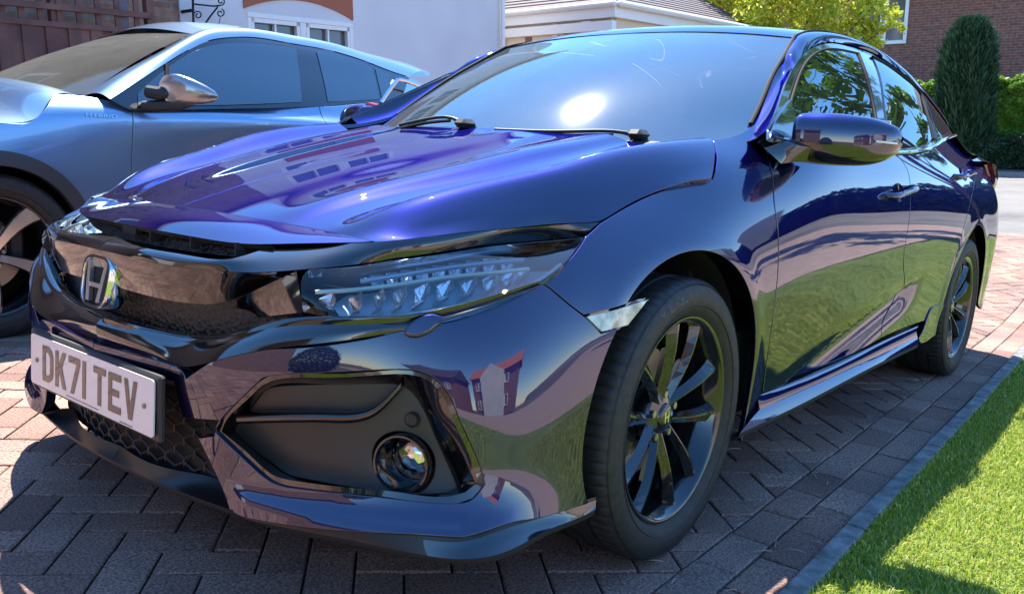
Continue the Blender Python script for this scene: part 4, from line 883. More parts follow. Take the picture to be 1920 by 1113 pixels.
cfen = outline(CS, [[(0, 228), (43, 231), (63, 224), (86, 201), (100, 178)], [(100, 178), (158, 180), (207, 190), (245, 203)], [(245, 203), (247, 300), (250, 420)], [(250, 420), (-.36, -2.13, .40)], arch(WX, .43, 180, 0, 14, -2.12, WZ)[2:], [(.75, -2.13, .42), (.80, -2.16, .86)], [(.80, -2.16, .86), (0, 228)]])
put("fender", panel_mesh(CS, cfen, res=.03), M['sky'], mirror=False)
M['clad'] = mat("grey_cladding", (.035, .038, .045), .45)
a1 = arch(WX, .435, 200, -10, 20, -2.11, WZ); a2 = arch(WX, .372, -10, 200, 20, -2.11, WZ)
put("arch_cladding", panel_mesh(CS, outline(CS, [a1, [a1[-1], a2[0]], a2, [a2[-1], a1[0]]]), off=.016, thick=.03, res=.03), M['clad'])
a1 = arch(WX-2.64, .435, 200, -10, 20, -2.11, WZ); a2 = arch(WX-2.64, .372, -10, 200, 20, -2.11, WZ)
put("arch_cladding", panel_mesh(CS, outline(CS, [a1, [a1[-1], a2[0]], a2, [a2[-1], a1[0]]]), off=.016, thick=.03, res=.03), M['clad'])
cfd = outline(CS, [[(245, 203), (247, 300), (250, 420)], [(250, 420), (-.36, -2.13, .30)], [(-.36, -2.13, .30), (-1.32, -2.14, .28)], [(-1.32, -2.14, .28), (-1.38, -2.14, .6), (608, 225), (598, 199)], [(598, 199), (420, 200), (300, 206), (245, 203)]])
cdo = put("front_door", panel_mesh(CS, cfd, res=.03), M['sky'])
crd = outline(CS, [[(598, 199), (608, 225), (-1.38, -2.14, .6), (-1.32, -2.14, .28)], [(-1.32, -2.14, .28), (-1.90, -2.13, .30)], [(-1.90, -2.13, .30), (-1.97, -2.12, .5), (-2.15, -2.11, .72), (-2.2, -2.15, 1.04)], [(-2.2, -2.15, 1.04), (711, 197), (640, 198), (598, 199)]])
put("rear_door", panel_mesh(CS, crd, res=.03), M['sky'])
crq = outline(CS, [[(-2.2, -2.15, 1.04), (-2.15, -2.11, .72), (-1.98, -2.12, .45)], arch(WX-2.64, .43, 170, 10, 12, -2.11, WZ), [(-3.1, -2.25, .4), (-3.2, -2.3, .7), (-3.2, -2.35, 1.06)], [(-3.2, -2.35, 1.06), (-2.7, -2.28, 1.07), (-2.2, -2.15, 1.04)]])
put("rear_quarter_panel", panel_mesh(CS, crq, res=.03), M['sky'])
b = MB(); b.prism([(-.18, .20), (-.18, .32), (-1.95, .32), (-1.95, .20)], -2.17, -2.13, 1); V = np.array(b.V)-CO; b.V = [tuple(v) for v in V]; b.build("side_skirt", M['clad'], suv)
gx2 = [.2, -.6, -1.2, -1.8, -2.4, -3.0]; gz2 = [.98, 1.08, 1.20, 1.32, 1.42, 1.50]
gy2 = [[-2.14,-2.20,-2.30,-2.40,-2.48,-2.56], [-2.13,-2.19,-2.27,-2.36,-2.44,-2.53], [-2.13,-2.18,-2.26,-2.35,-2.43,-2.52], [-2.13,-2.19,-2.27,-2.36,-2.44,-2.53], [-2.17,-2.24,-2.32,-2.41,-2.49,-2.58], [-2.28,-2.35,-2.43,-2.52,-2.60,-2.68]]
CG = Surf([[(gx2[i], gy2[i][j], gz2[j]) for i in range(6)] for j in range(6)], (0, 1, .2))
rail_lo = [(207, 186), (250, 158), (310, 119), (359, 90), (391, 76), (430, 70), (480, 70), (546, 81), (604, 91), (692, 117), (730, 132), (767, 144)]
rail_up = [(160, 178), (205, 149), (262, 117), (320, 86), (360, 64), (390, 54), (430, 52), (480, 56), (546, 67), (633, 84), (692, 102), (759, 118), (800, 134)]
r3 = [CG.P(*CG.pick([p]).T)[0] for p in rail_lo]; ctrim = outline(CG, [rail_lo, [(767, 144), (760, 170), (745, 196)], [(745, 196), (640, 199), (450, 203), (245, 206)], [(245, 206), (207, 186)]])
put("window_trim", panel_mesh(CG, ctrim, off=-.004, thick=.004, res=.03), M['gloss'])
M['ctint'] = dusty("crossover_side_glass", (.16, .20, .24), (.4, .42, .44), 2.6, .02)
for nm, sg in (("front_window", [[(258, 176), (285, 150), (320, 123), (360, 98), (394, 86), (430, 81), (480, 82), (555, 91)], [(555, 91), (562, 140), (566, 192)], [(566, 192), (450, 197), (258, 200)], [(258, 200), (258, 176)]]),
               ("rear_window", [[(592, 96), (640, 105), (697, 125)], [(697, 125), (705, 155), (711, 187)], [(711, 187), (614, 191)], [(614, 191), (604, 140), (592, 96)]]), ("quarter_window", [[(703, 128), (730, 138)], [(730, 138), (733, 160)], [(733, 160), (716, 187)], [(716, 187), (703, 128)]])):
    put(nm, panel_mesh(CG, outline(CG, sg), off=.001, thick=.003, res=.03), M['ctint'])
q = CG.pick([(312, 121), (312, 150), (312, 200)]); b = MB(); b.tube(CG.P(q[:, 0], q[:, 1])-CO+[0, .003, 0], .010, 6); b.build("window_seal", M['seal'], suv)
# roof rail, roof, windscreen, bonnet
upy = [-2.31, -2.33, -2.37, -2.42, -2.47, -2.50, -2.53, -2.55, -2.56, -2.57, -2.58, -2.60, -2.60]
r2 = [Y(u, v, y) for (u, v), y in zip(rail_up, upy)]
di = resamp(r2, 30); do = resamp(r3, 30); mid = (di+do)/2+[0, .012, .016]
put("roof_pillar", sheet_vfn(Surf(np.array([di, mid, do]), (0, 1, 1)), 80, 12), M['sky'])
top = [r2[k] for k in (4, 5, 6, 7, 8, 9, 10, 11, 12)]
RG2 = [[np.array([p[0]+.02*math.sin(math.pi*f), p[1]+(-3.0-p[1])*f*2*1. if False else p[1]-(2*(p[1]+3.0))*f, p[2]+.045*math.sin(math.pi*f)]) for f in (0, .12, .3, .5, .7, .88, 1)] for p in top]
put("roof", sheet_vfn(Surf(RG2, (0, 0, 1)), 40, 40), M['sky'])
wsb = Y(160, 179, -2.31); wst = r2[4]
def cwr(n, bulge):
    return [np.array([n[0]+bulge*math.sin(math.pi*f), n[1]-(2*(n[1]+3.0))*f, n[2]+.01*math.sin(math.pi*f)]) for f in (0, .15, .35, .5, .65, .85, 1)]
CW = [cwr(wsb+(wst-wsb)*t+np.array([0, 0, .022*math.sin(math.pi*t)]), .22-.16*t) for t in (0, .33, .66, 1)]
M['cscreen'] = dusty("dusty_windscreen", (.30, .30, .27), (.30, .29, .25), 1.45, .20)
CWs = Surf(CW, (1, 0, 1)); cws = put("windscreen", sheet_vfn(CWs, 50, 30), M['cscreen'])
b = MB(); b.box(wst+np.array([.13, -.22, -.045])-CO, (.09, .10, .001), Matrix.Rotation(math.radians(33), 3, 'Y')); b.build("windscreen_sticker", mat("sticker", (.5, .58, .56), .6), cws)
hb = [np.array(p) for p in [(-.20, -2.32, 1.02), Y(100, 178, -2.26), Y(86, 201, -2.2), Y(63, 224, -2.16), Y(43, 231, -2.15), Y(0, 228, -2.15), (.8, -2.20, .86)]]
HB = []
for p in resamp(hb, 10): HB.append([np.array([p[0]+.10*math.sin(math.pi*f), p[1]-(2*(p[1]+3.0))*f, p[2]+.07*math.sin(math.pi*f)**.7]) for f in (0, .06, .16, .3, .5, .7, .84, .94, 1)])
put("bonnet", sheet_vfn(Surf(HB, (0, 0, 1)), 60, 40), M['sky'])
b = MB(); b.tube([np.array(p)-CO for p in ((-.13, -2.5, 1.045), (.02, -3.0, 1.09), (-.05, -3.5, 1.05))], .012, 8); b.build("wiper", M['black'], suv)
# closing volumes: far side, nose, rear, floor
b = MB(); prof = [(1.05, .25), (1.12, .55), (1.0, .80), (.3, 1.0), (-.2, 1.03), (-.95, 1.42), (-1.9, 1.46), (-2.6, 1.36), (-3.0, 1.05), (-3.25, .95), (-3.25, .3)]
b.prism([(x, z) for x, z in prof[:5]+prof[8:]], -3.86, -3.80, 1); b.V = [tuple(np.array(v)-CO) for v in b.V]; b.build("far_side_panel", M['sky'], suv)
b = MB(); b.prism([(x, z) for x, z in prof[4:9]], -3.72, -3.68, 1); b.V = [tuple(np.array(v)-CO) for v in b.V]; b.build("far_side_window", M['gloss'], suv)
FB = [[np.array([x-.40*abs(f)**4, -3.0+.86*f*k_, z]) for f in (-1, -.8, -.5, 0, .5, .8, 1)] for x, z, k_ in ((.86, .885, .90), (1.02, .80, .96), (1.13, .66, 1.0), (1.16, .48, 1.0), (1.12, .32, 1.0), (1.02, .20, .98))]
SFB = Surf(FB, (1, 0, 0)); put("front_bumper", sheet_vfn(SFB, 60, 30), M['sky'])
ub, vb = SFB.u.k[-1], SFB.v.k[-1]
gp2 = np.array([(ub*.32, vb*.52), (ub*.68, vb*.52), (ub*.74, vb*.80), (ub*.26, vb*.80)]); put("lower_grille", panel_mesh(SFB, np.concatenate([cr(gp2[[i, (i+1) % 4]])[:-1] for i in range(4)]), off=.004, res=.04), M['mesh'])
for s in (0, 1):
    g2 = np.array([(ub*.03, vb*.14), (ub*.24, vb*.22), (ub*.26, vb*.34), (ub*.06, vb*.30)]); g2[:, 0] = np.where(s, ub-g2[:, 0], g2[:, 0]); put("headlamp", panel_mesh(SFB, np.concatenate([cr(g2[[i, (i+1) % 4]])[:-1] for i in range(4)]), off=.006, res=.03), M['gloss'])
b = MB(); b.box(np.array([-3.1, -3, .68])-CO, (.3, 1.4, .70), bev=.1); b.build("rear_bumper", M['sky'], suv)
b = MB(); b.box(np.array([-1.2, -3, .5])-CO, (1.9, 1.5, .5)); b.box(np.array([-1.0, -3.0, .42])-CO, (3.9, 1.1, .3)); b.build("underbody", M['dark'], suv)
# rear pillar with its highlight built as a bright kinked strip, rear spoiler and tail lamp
sp = [Y(759, 117, -2.62), Y(805, 136, -2.68), Y(805, 143, -2.68), Y(770, 143, -2.62)]; b = MB(); V = []
for s_ in (0, 1): V += [np.array([p[0], p[1] if not s_ else -6.0-p[1], p[2]]) for p in sp]
b.add([v-CO for v in V], [(0, 1, 2, 3), (7, 6, 5, 4)]+[(i, (i+1) % 4, 4+(i+1) % 4, 4+i) for i in range(4)]); b.build("rear_spoiler", M['sky'], suv)
def strap(name, px, y, r, m):
    b = MB(); b.tube(cr([Y(u, v, y) for u, v in px], .05)-CO, r, 8); return b.build(name, m, suv)
strap("pillar_highlight", [(714, 193), (728, 172), (746, 149)], -2.25, .012, M['chrome']); strap("pillar_highlight", [(746, 149), (770, 155), (800, 170)], -2.32, .012, M['chrome'])
bk = [Y(742, 150, -2.34), Y(770, 146, -2.55), Y(802, 165, -2.62), Y(800, 215, -2.6), Y(712, 200, -2.24)]
b = MB(); b.add([p-CO for p in bk]+[p-CO-np.array([0, .5, 0]) for p in bk], [(0, 1, 2, 3, 4), (9, 8, 7, 6, 5)]+[(i, (i+1) % 5, 5+(i+1) % 5, 5+i) for i in range(5)]); b.build("tailgate", M['sky'], suv)
tq = Y(716, 206, -2.20)
b = MB(); n = 20; V = []
for j, f in enumerate((0, .5, .85, 1)):
    for k in range(n): t = 2*math.pi*k/n; V.append(tq-CO+np.array([.13*f*math.cos(t), .05*(1-f*f), .03*f*math.sin(t)+.02*math.cos(t)*f]))
b.add(V, [(j*n+k, j*n+(k+1) % n, (j+1)*n+(k+1) % n, (j+1)*n+k) for j in range(3) for k in range(n)], True); b.build("tail_lamp", M['tail'], suv)
# mirror
def blob(name, secs, m, par, n=24):
    b = MB(); V = []
    for (c, a, h) in secs:
        for k in range(n): t = 2*math.pi*k/n; V.append(np.array(c)-CO+np.array([a*math.cos(t), 0, h*math.sin(t)]))
    b.add(V, [(i*n+k, i*n+(k+1) % n, (i+1)*n+(k+1) % n, (i+1)*n+k) for i in range(len(secs)-1) for k in range(n)]+[tuple(range(n)), tuple(range((len(secs)-1)*n, len(secs)*n))], True); return b.build(name, m, par or suv, 50)
M['mir'] = mat("silver_mirror_cap", (.30, .31, .33), .25, .8, 1.)
m0 = Y(318, 165, -2.02); m1 = Y(404, 178, -1.90)
secs = []
for t, a, h in ((0, .06, .060), (.12, .075, .068), (.35, .08, .062), (.6, .072, .050), (.82, .055, .034), (.95, .03, .02), (1, .01, .006)): secs.append((m0+(m1-m0)*t+np.array([0, 0, -.012*t]), a, h))
V_ = []
def mir():
    b = MB(); n = 24; V = []
    for c, a, h in secs:
        for k in range(n): t = 2*math.pi*k/n; V.append(c-CO+np.array([a*.35*math.cos(t)+0, -a*.9*math.cos(t), h*math.sin(t)]))
    b.add(V, [(i*n+k, i*n+(k+1) % n, (i+1)*n+(k+1) % n, (i+1)*n+k) for i in range(len(secs)-1) for k in range(n)]+[tuple(range(n)), tuple(range((len(secs)-1)*n, len(secs)*n))], True); return b.build("door_mirror", M['mir'], suv, 50)
mo = mir()
b = MB(); P_ = [Y(268, 198, -2.14), Y(300, 199, -2.08), Y(340, 196, -2.0), Y(372, 190, -1.97)]; b.tube([p-CO for p in P_], [.022, .028, .026, .012], 10); b.build("mirror_arm", M['black'], mo)
b = MB(); b.tube([Y(278, 172, -2.12)-CO, Y(300, 176, -2.06)-CO, Y(318, 178, -2.04)-CO], [.03, .032, .02], 10); b.build("mirror_housing", M['black'], mo)
# lettering on the fender
tv, tf = font_mesh("HYBRID", .033, .001); q = CS.pick([(190, 218)])[0]; c0 = CS.P([q[0]], [q[1]])[0]; nn = CS.N([q[0]], [q[1]])[0]; b = MB()
b.add([c0-CO+np.array([-x*1.25, 0, y*.7])+nn*(.004+z)-np.array([0, nn[0]*(-x*1.25)/max(nn[1], .3)+nn[2]*y*.7/max(nn[1], .3), 0])*1. for x, y, z in tv], tf); b.build("model_lettering", M['chrome'], suv)
M['bright'] = mat("machined_alloy", (.62, .60, .58), .28, .9, .6)
cw_ = make_wheel("front_wheel", .345, .250, .225, .100, suv, dict(kind='blade', rim=M['rim'], bright=M['bright'], a0=math.radians(52), txt=[])); cw_.location = Vector((WX, -2.235, .343))-Vector(CO)
for loc, rz in (((WX-2.64, -2.235, .343), 0), ((WX, -3.76, .343), 180), ((WX-2.64, -3.76, .343), 180)):
    w = copy_tree(cw_, suv); w.location = Vector(loc)-Vector(CO); w.rotation_euler = (0, .7, math.radians(rz))
b = MB(); n = 24; V = []
for k in range(n+1):
    a = math.radians(-30)+k*math.radians(240)/n
    for yy in (-2.6, -2.125): V.append(np.array((WX+.40*math.cos(a), yy, .345+.40*math.sin(a)))-CO)
b.add(V, [(2*i, 2*i+1, 2*i+3, 2*i+2) for i in range(n)], True); c = np.array([WX, -2.6, .345]); b.add(np.array([c]+[c+np.array([.40*math.cos(a), 0, .40*math.sin(a)]) for a in np.linspace(0, 2*math.pi, 25)])-CO, [(0, i, i+1) for i in range(1, 25)]); b.build("arch_liner", M['dark'], suv)
def cseat(x, y):
    b = MB(); R = Matrix.Rotation(math.radians(-18), 3, 'Y'); b.box(np.array([x, y, .95])-CO, (.14, .46, .66), R, .05); s0 = b.build("seat", mat("pale_seat", (.09, .10, .11), .8), suv)
    b = MB(); b.box(np.array([x-.12, y, 1.34])-CO, (.09, .25, .16), R, .04); b.build("headrest", M['cloth'], s0)
for x in (-1.25, -2.0):
    for y in (-2.65, -3.35): cseat(x, y)
# ================================================================ GROUND
AX, AY, AZ = UPV
def Gz(x, y):
    hl = AX*x+AY*y; k = .10; h = -.27+k*np.logaddexp(0, (hl+.27)/k); far = 6.0; h = np.minimum(h, .55)
    z = (h-AX*x-AY*y)/AZ; return z-0.0
def Gz0(x, y):   # exactly flat under the cars, bending gently beyond them
    w = sm((-np.asarray(x, float)-3.9)/3.5); return np.where(w <= 0, 0., w*(( -.27-AX*x-AY*y)/AZ))*1.0
def Gy(x, y):
    g = Gz0(x, y); w = sm((np.asarray(y, float)-2.5)/6.); t = ((np.minimum(AX*x+AY*y, AX*x-.08)) - AX*x-AY*y)/AZ
    return g+w*np.maximum(0, t)*sm((x+8)/6)
def ground_sheet(name, x0, x1, y0, y1, m, dz=0, nx=60, ny=60, kind='structure', clip=None):
    X_, Y_ = np.meshgrid(np.linspace(x0, x1, nx), np.linspace(y0, y1, ny)); X_ = X_.ravel(); Y_ = Y_.ravel()
    V = np.stack([X_, Y_, Gy(X_, Y_)+dz], 1); F = [(j*nx+i, j*nx+i+1, (j+1)*nx+i+1, (j+1)*nx+i) for j in range(ny-1) for i in range(nx-1)]
    o = obj(name, mesh(name, V, F), m); o['kind'] = kind; return o
M['soil'] = mat("earth", (.09, .075, .05), .9)
ground_sheet("ground", -140, 120, -140, 140, M['soil'], -.05, 260, 260)
# asphalt street at the bottom of the drive
M['asph'] = mat("asphalt", (.12, .115, .11), .85)
_n = tex(M['asph'], "ShaderNodeTexNoise", 140.); _n.inputs["Detail"].default_value = 6; ramp(M['asph'], _n.outputs[0], [(.3, (.085, .082, .078)), (.75, (.19, .18, .17))], "Base Color"); bump(M['asph'], _n.outputs[0], .5, .01)
_a = tex(M["asph"], "ShaderNodeTexNoise", .7); _a.inputs["Detail"].default_value = 10; _a.inputs["Roughness"].default_value = .7; t_, n_, l_, b_ = nodes(M["asph"]); _r1 = b_.inputs["Base Color"].links[0].from_socket; _r2 = ramp(M["asph"], _a.outputs[0], [(.35, (.62, .6, .6)), (.5, (1, 1, 1)), (.62, (1.25, 1.2, 1.15))]); ASPH = (_r1, _r2.outputs[0])
def strip_poly(name, pts, m, dz, h=0., kind='structure', n=40):
    a = resamp([p+(0,) for p in pts[0]], n); c = resamp([p+(0,) for p in pts[1]], n); K = 8; V = []; F = []
    for i in range(n):
        for j in range(K+1): p = a[i]+(c[i]-a[i])*j/K; V.append((p[0], p[1], float(Gy(p[0], p[1]))+dz))
    F = [(i*(K+1)+j, i*(K+1)+j+1, (i+1)*(K+1)+j+1, (i+1)*(K+1)+j) for i in range(n-1) for j in range(K)]
    if h:
        for e in (0, K):
            b0 = len(V); V += [(V[i*(K+1)+e][0], V[i*(K+1)+e][1], V[i*(K+1)+e][2]-h) for i in range(n)]; F += [(i*(K+1)+e, (i+1)*(K+1)+e, b0+i+1, b0+i) for i in range(n-1)]
    o = obj(name, mesh(name, V, F), m)
    if kind: o['kind'] = kind
    return o
strip_poly("road", ([(-9.3, -60), (-9.3, 60)], [(-20.4, -60), (-20.4, 60)]), M['asph'], -.02, 0, n=160)
M['kerb'] = mat("kerb_concrete", (.22, .21, .20), .85); _n = tex(M['kerb'], "ShaderNodeTexNoise", 30.); _n.inputs["Detail"].default_value = 8
ramp(M['kerb'], _n.outputs[0], [(.3, (.10, .105, .10)), (.7, (.30, .29, .27))], "Base Color"); bump(M['kerb'], _n.outputs[0], .5, .006)
strip_poly("far_kerb", ([(-20.4, -60), (-20.4, 60)], [(-20.55, -60), (-20.55, 60)]), M['kerb'], .10, .14, n=160)
M['pave'] = mat("footpath", (.055, .055, .055), .9); strip_poly("footpath", ([(-20.55, -60), (-20.55, 60)], [(-22.6, -60), (-22.6, 60)]), M['pave'], .095, 0, n=160)
# joint sand and paving blocks
M['sand'] = mat("joint_sand", (.045, .036, .028), .95); _n = tex(M["sand"], "ShaderNodeTexNoise", 2.5); _n.inputs["Detail"].default_value = 7; ramp(M["sand"], _n.outputs[0], [(.38, (.05, .04, .03)), (.55, (.035, .03, .02)), (.66, (.03, .045, .012))], "Base Color"); ground_sheet("joint_bed", -9.3, 6.2, -6.9, 1.15, M['sand'], -.007, 60, 40)
M['block'] = mat("clay_block", (.30, .19, .15), .85)
t_, n_, l_, b_ = nodes(M['block']); ge = n_.new("ShaderNodeNewGeometry"); nz = tex(M['block'], "ShaderNodeTexNoise", 2.2); nz.inputs["Detail"].default_value = 5
r1 = ramp(M['block'], ge.outputs["Random Per Island"], [(0, (.20, .105, .078)), (.35, (.27, .16, .12)), (.7, (.33, .205, .155)), (1, (.25, .165, .13))])
n2 = tex(M['block'], "ShaderNodeTexNoise", 170.); n2.inputs["Detail"].default_value = 5; n3 = tex(M['block'], "ShaderNodeTexVoronoi", 240.)
sp_ = ramp(M['block'], n2.outputs[0], [(.36, (.45, .42, .42)), (.52, (1, 1, 1)), (.70, (1.75, 1.65, 1.6))]); big = ramp(M['block'], nz.outputs[0], [(.3, (.58, .57, .60)), (.5, (.92, .90, .90)), (.65, (1.15, 1.10, 1.06))])
def mulc(m, a, b__):
    x = m.node_tree.nodes.new("ShaderNodeMix"); x.data_type = 'RGBA'; x.blend_type = 'MULTIPLY'; x.inputs[0].default_value = 1; m.node_tree.links.new(a, x.inputs[6]); m.node_tree.links.new(b__, x.inputs[7]); return x.outputs[2]
l_.new(mulc(M['block'], mulc(M['block'], r1.outputs[0], sp_.outputs[0]), big.outputs[0]), b_.inputs["Base Color"]); bump(M['block'], n2.outputs[0], .55, .004)
def clip_poly(P_, a, c):      # keep a.p <= c
    out = []
    for i in range(len(P_)):
        p, q = P_[i], P_[(i+1) % len(P_)]; dp, dq = p@a-c, q@a-c
        if dp <= 0: out.append(p)
        if dp*dq < 0: out.append(p+(q-p)*dp/(dp-dq))
    return out
M['asph'].node_tree.links.new(mulc(M['asph'], *ASPH), nodes(M['asph'])[3].inputs['Base Color'])
LK = lambda off: (np.array([-.0385, 1.]), off)       # line y = off + .0385 x
BV, BF = [], []
def add_block(P_, seed=None):
    P_ = np.array(P_)
    if len(P_) < 3 or abs(area2(P_)) < .0006: return
    if area2(P_) < 0: P_ = P_[::-1]
    A = inset(P_, .0028); B = inset(P_, .0068)
    if area2(B) < .0002: return
    h = rng.normal(0, .0012); tx, ty = rng.normal(0, .008, 2); c = P_.mean(0); n = len(P_); b = len(BV)
    for Q, dz in ((A, -.007), (A, -.0022), (B, 0.)):
        for p in Q: BV.append((p[0], p[1], dz+h*(dz > -.006)+(p[0]-c[0])*tx+(p[1]-c[1])*ty))
    for j in range(2):
        for i in range(n): BF.append((b+j*n+i, b+j*n+(i+1) % n, b+(j+1)*n+(i+1) % n, b+(j+1)*n+i))
    BF.append(tuple(range(b+2*n, b+3*n)))
PW, PL = .1025, .205; ang = math.radians(45+1.5); ca, sa = math.cos(ang), math.sin(ang); RM = np.array([[ca, -sa], [sa, ca]])
aF, cF = LK(.935)
for i in []:
    for j in range(-140, 141):
        # herringbone: unit of one block along u and one along v, stepping diagonally
        for o_, w_, h_ in (((0, 0), 2, 1), ((0, 1), 1, 2)) if True else ():
            u = (i+j)*1+0+ (2*0); 
            pass
        break
    break
HB_ = []
for k in []:
    for m_ in range(-60, 61):
        # row k shifted by k; period 4 in u
        u0 = k+4*m_; v0 = k if False else None
for r in range(-160, 161):
    for s in range(-60, 61):
        u = r+4*s; v = r
        for (a0, b0, w_, h_) in ((u, v, 2, 1), (u+2, v, 1, 2) if False else (u+2, v-1, 1, 2)):
            c = RM @ (np.array([a0+w_/2, b0+h_/2])*PW)
            if not (-9.5 < c[0] < 6.2 and -6.9 < c[1] < 1.05): continue
            Q = [RM @ (np.array(p)*PW) for p in ((a0, b0), (a0+w_, b0), (a0+w_, b0+h_), (a0, b0+h_))]
            Q = clip_poly(Q, aF, cF)
            if len(Q) >= 3: Q = clip_poly(Q, np.array([-1., 0]), 9.25)
            if len(Q) >= 3: add_block(Q)
for row in range(2):
    y0 = .935+row*PW; x = -9.25+row*.07
    while x < 6: 
        f = lambda xx, yy: np.array([xx, yy+.0385*xx]); add_block([f(x, y0), f(x+PL, y0), f(x+PL, y0+PW), f(x, y0+PW)]); x += PL
BVa = np.array(BV); BVa[:, 2] += Gy(BVa[:, 0], BVa[:, 1])
dr = obj("driveway", mesh("driveway", BVa, BF, smooth=False), M['block']); dr['kind'] = 'structure'
# concrete edging along the lawn
M['edge'] = mat("edging_concrete", (.2, .2, .2), .9); _n = tex(M['edge'], "ShaderNodeTexNoise", 18.); _n.inputs["Detail"].default_value = 9; _n.inputs["Roughness"].default_value = .7
ramp(M['edge'], _n.outputs[0], [(.3, (.055, .06, .055)), (.5, (.16, .165, .16)), (.72, (.30, .295, .28))], "Base Color"); bump(M['edge'], _n.outputs[0], .8, .006)
ORD = 'first second third fourth fifth sixth seventh eighth ninth tenth eleventh twelfth'.split(); x = 1.35; k = 0
while x > -8.6:
    b = MB(); c = np.array([x-.455, 1.172+.0385*(x-.455)+rng.normal(0, .003)]); R = Matrix.Rotation(math.atan(.0385)+rng.normal(0, .004), 3, 'Z')
    b.box((0, 0, 0), (.90, .056, .15), R, .008); o = b.build("edging_stone", M['edge']); o.location = (c[0], c[1], float(Gy(c[0], c[1]))-.058+rng.normal(0, .002))
    tag(o, "%s concrete edging stone of the lawn border, counted from the photographer's end" % ORD[k], "edging stone", "concrete edging stones along the lawn"); x -= .905; k += 1
# lawn
M['lawn'] = mat("lawn", (.08, .14, .02), .9); _n = tex(M['lawn'], "ShaderNodeTexNoise", 3.); _n.inputs["Detail"].default_value = 8; ramp(M['lawn'], _n.outputs[0], [(.3, (.11, .18, .015)), (.55, (.17, .24, .03)), (.75, (.26, .28, .06))], "Base Color")
_v = tex(M['lawn'], "ShaderNodeTexNoise", 120.); bump(M['lawn'], _v.outputs[0], 1., .03)
strip_poly("lawn", ([(6., 1.195+.0385*6), (-8.6, 1.195-.0385*8.6)], [(6., 5.2), (1.6, 4.3), (.4, 3.0), (-.8, 2.3), (-4., 2.15), (-8.6, 2.0)]), M['lawn'], .006, 0, n=120)
M['blade'] = mat("grass_blade", (.10, .19, .02), .6, 0, 0, .3, Transmission_Weight=0.)
t_, n_, l_, b_ = nodes(M['blade']); ge = n_.new("ShaderNodeNewGeometry"); rb = ramp(M['blade'], ge.outputs["Random Per Island"], [(0, (.17, .27, .02)), (.4, (.28, .38, .03)), (.75, (.42, .46, .07)), (1, (.60, .54, .22))], "Base Color")
tr = n_.new("ShaderNodeBsdfTranslucent"); l_.new(rb.outputs[0], tr.inputs[0]); mx = n_.new("ShaderNodeMixShader"); mx.inputs[0].default_value = .35; l_.new(b_.outputs[0], mx.inputs[1]); l_.new(tr.outputs[0], mx.inputs[2]); l_.new(mx.outputs[0], n_["Material Output"].inputs[0])
def blades(n, x0, x1, y0, y1, l0, l1, w):
    x = rng.uniform(x0, x1, n); y = rng.uniform(y0, y1, n); y = np.maximum(y, 1.199+.0385*x+np.abs(rng.normal(0, .012, n))-.006*(rng.uniform(size=n) < .3)); a = rng.uniform(0, 2*math.pi, n); L = rng.uniform(l0, l1, n); lean = rng.uniform(.1, .9, n); z = Gy(x, y)+.004
    dx, dy = np.cos(a), np.sin(a); px_, py_ = -dy*w/2, dx*w/2; b0 = np.stack([x-px_, y-py_, z], 1); b1 = np.stack([x+px_, y+py_, z], 1)
    m0 = np.stack([x-px_*.8+dx*L*lean*.3, y-py_*.8+dy*L*lean*.3, z+L*.55], 1); m1 = np.stack([x+px_*.8+dx*L*lean*.3, y+py_*.8+dy*L*lean*.3, z+L*.55], 1); t = np.stack([x+dx*L*lean, y+dy*L*lean, z+L*(1-.35*lean)], 1)
    V = np.stack([b0, b1, m0, m1, t], 1).reshape(-1, 3); k = np.arange(n)*5; return V, k
def blade_mesh(name, parts):
    Vs = []; Q = []; T = []; off = 0
    for V, k in parts: Vs.append(V); Q.append(np.stack([k, k+1, k+3, k+2], 1)+off); T.append(np.stack([k+2, k+3, k+4], 1)+off); off += len(V)
    V = np.concatenate(Vs); Q = np.concatenate(Q); T = np.concatenate(T); me = bpy.data.meshes.new(name); me.vertices.add(len(V)); me.vertices.foreach_set('co', V.ravel())
    nl = len(Q)*4+len(T)*3; me.loops.add(nl); me.loops.foreach_set('vertex_index', np.concatenate([Q.ravel(), T.ravel()])); me.polygons.add(len(Q)+len(T))
    me.polygons.foreach_set('loop_start', np.concatenate([np.arange(len(Q))*4, len(Q)*4+np.arange(len(T))*3])); me.polygons.foreach_set('loop_total', np.concatenate([np.full(len(Q), 4), np.full(len(T), 3)])); me.update(); me.validate(); return me
g = obj("grass", blade_mesh("grass", [blades(110000, -3.4, .35, 1.12, 2.2, .008, .023, .0028), blades(36000, -8.4, 5.5, 1.0, 2.05, .010, .026, .005), blades(20000, 1.3, 5.5, 2., 4.1, .02, .045, .008)]), M['blade']); g['kind'] = 'stuff'
# the paving beyond the lawn (seen mirrored in the doors)
M['pink'] = mat("drive_paving", (.36, .26, .22), .85); _n = tex(M['pink'], "ShaderNodeTexBrick", 5.); ramp(M['pink'], _n.outputs[0], [(0, (.26, .18, .15)), (1, (.38, .28, .23))], "Base Color")
strip_poly("neighbour_drive", ([(14., 5.6), (6., 5.22), (1.6, 4.32), (.4, 3.02), (-.8, 2.32), (-4., 2.17), (-9.3, 1.98)], [(14., 16.), (-9.3, 16.)]), M['pink'], .0, 0, n=80)

db = MB()
for k in range(46):
    x = rng.uniform(-3.2, .4); y = .62+.0385*x+.52*rng.uniform()**.6; a = rng.uniform(0, 3.1); L = rng.uniform(.006, .028); c = np.array([x, y, .006]); d = np.array([math.cos(a), math.sin(a), 0])*L
    db.tube([c-d, c+d*.2+[0, 0, .002], c+d], [.0008, .0014, .0006], 5)
tw = db.build("plant_litter", mat("dry_litter", (.38, .33, .22), .8)); tw['kind'] = 'stuff'
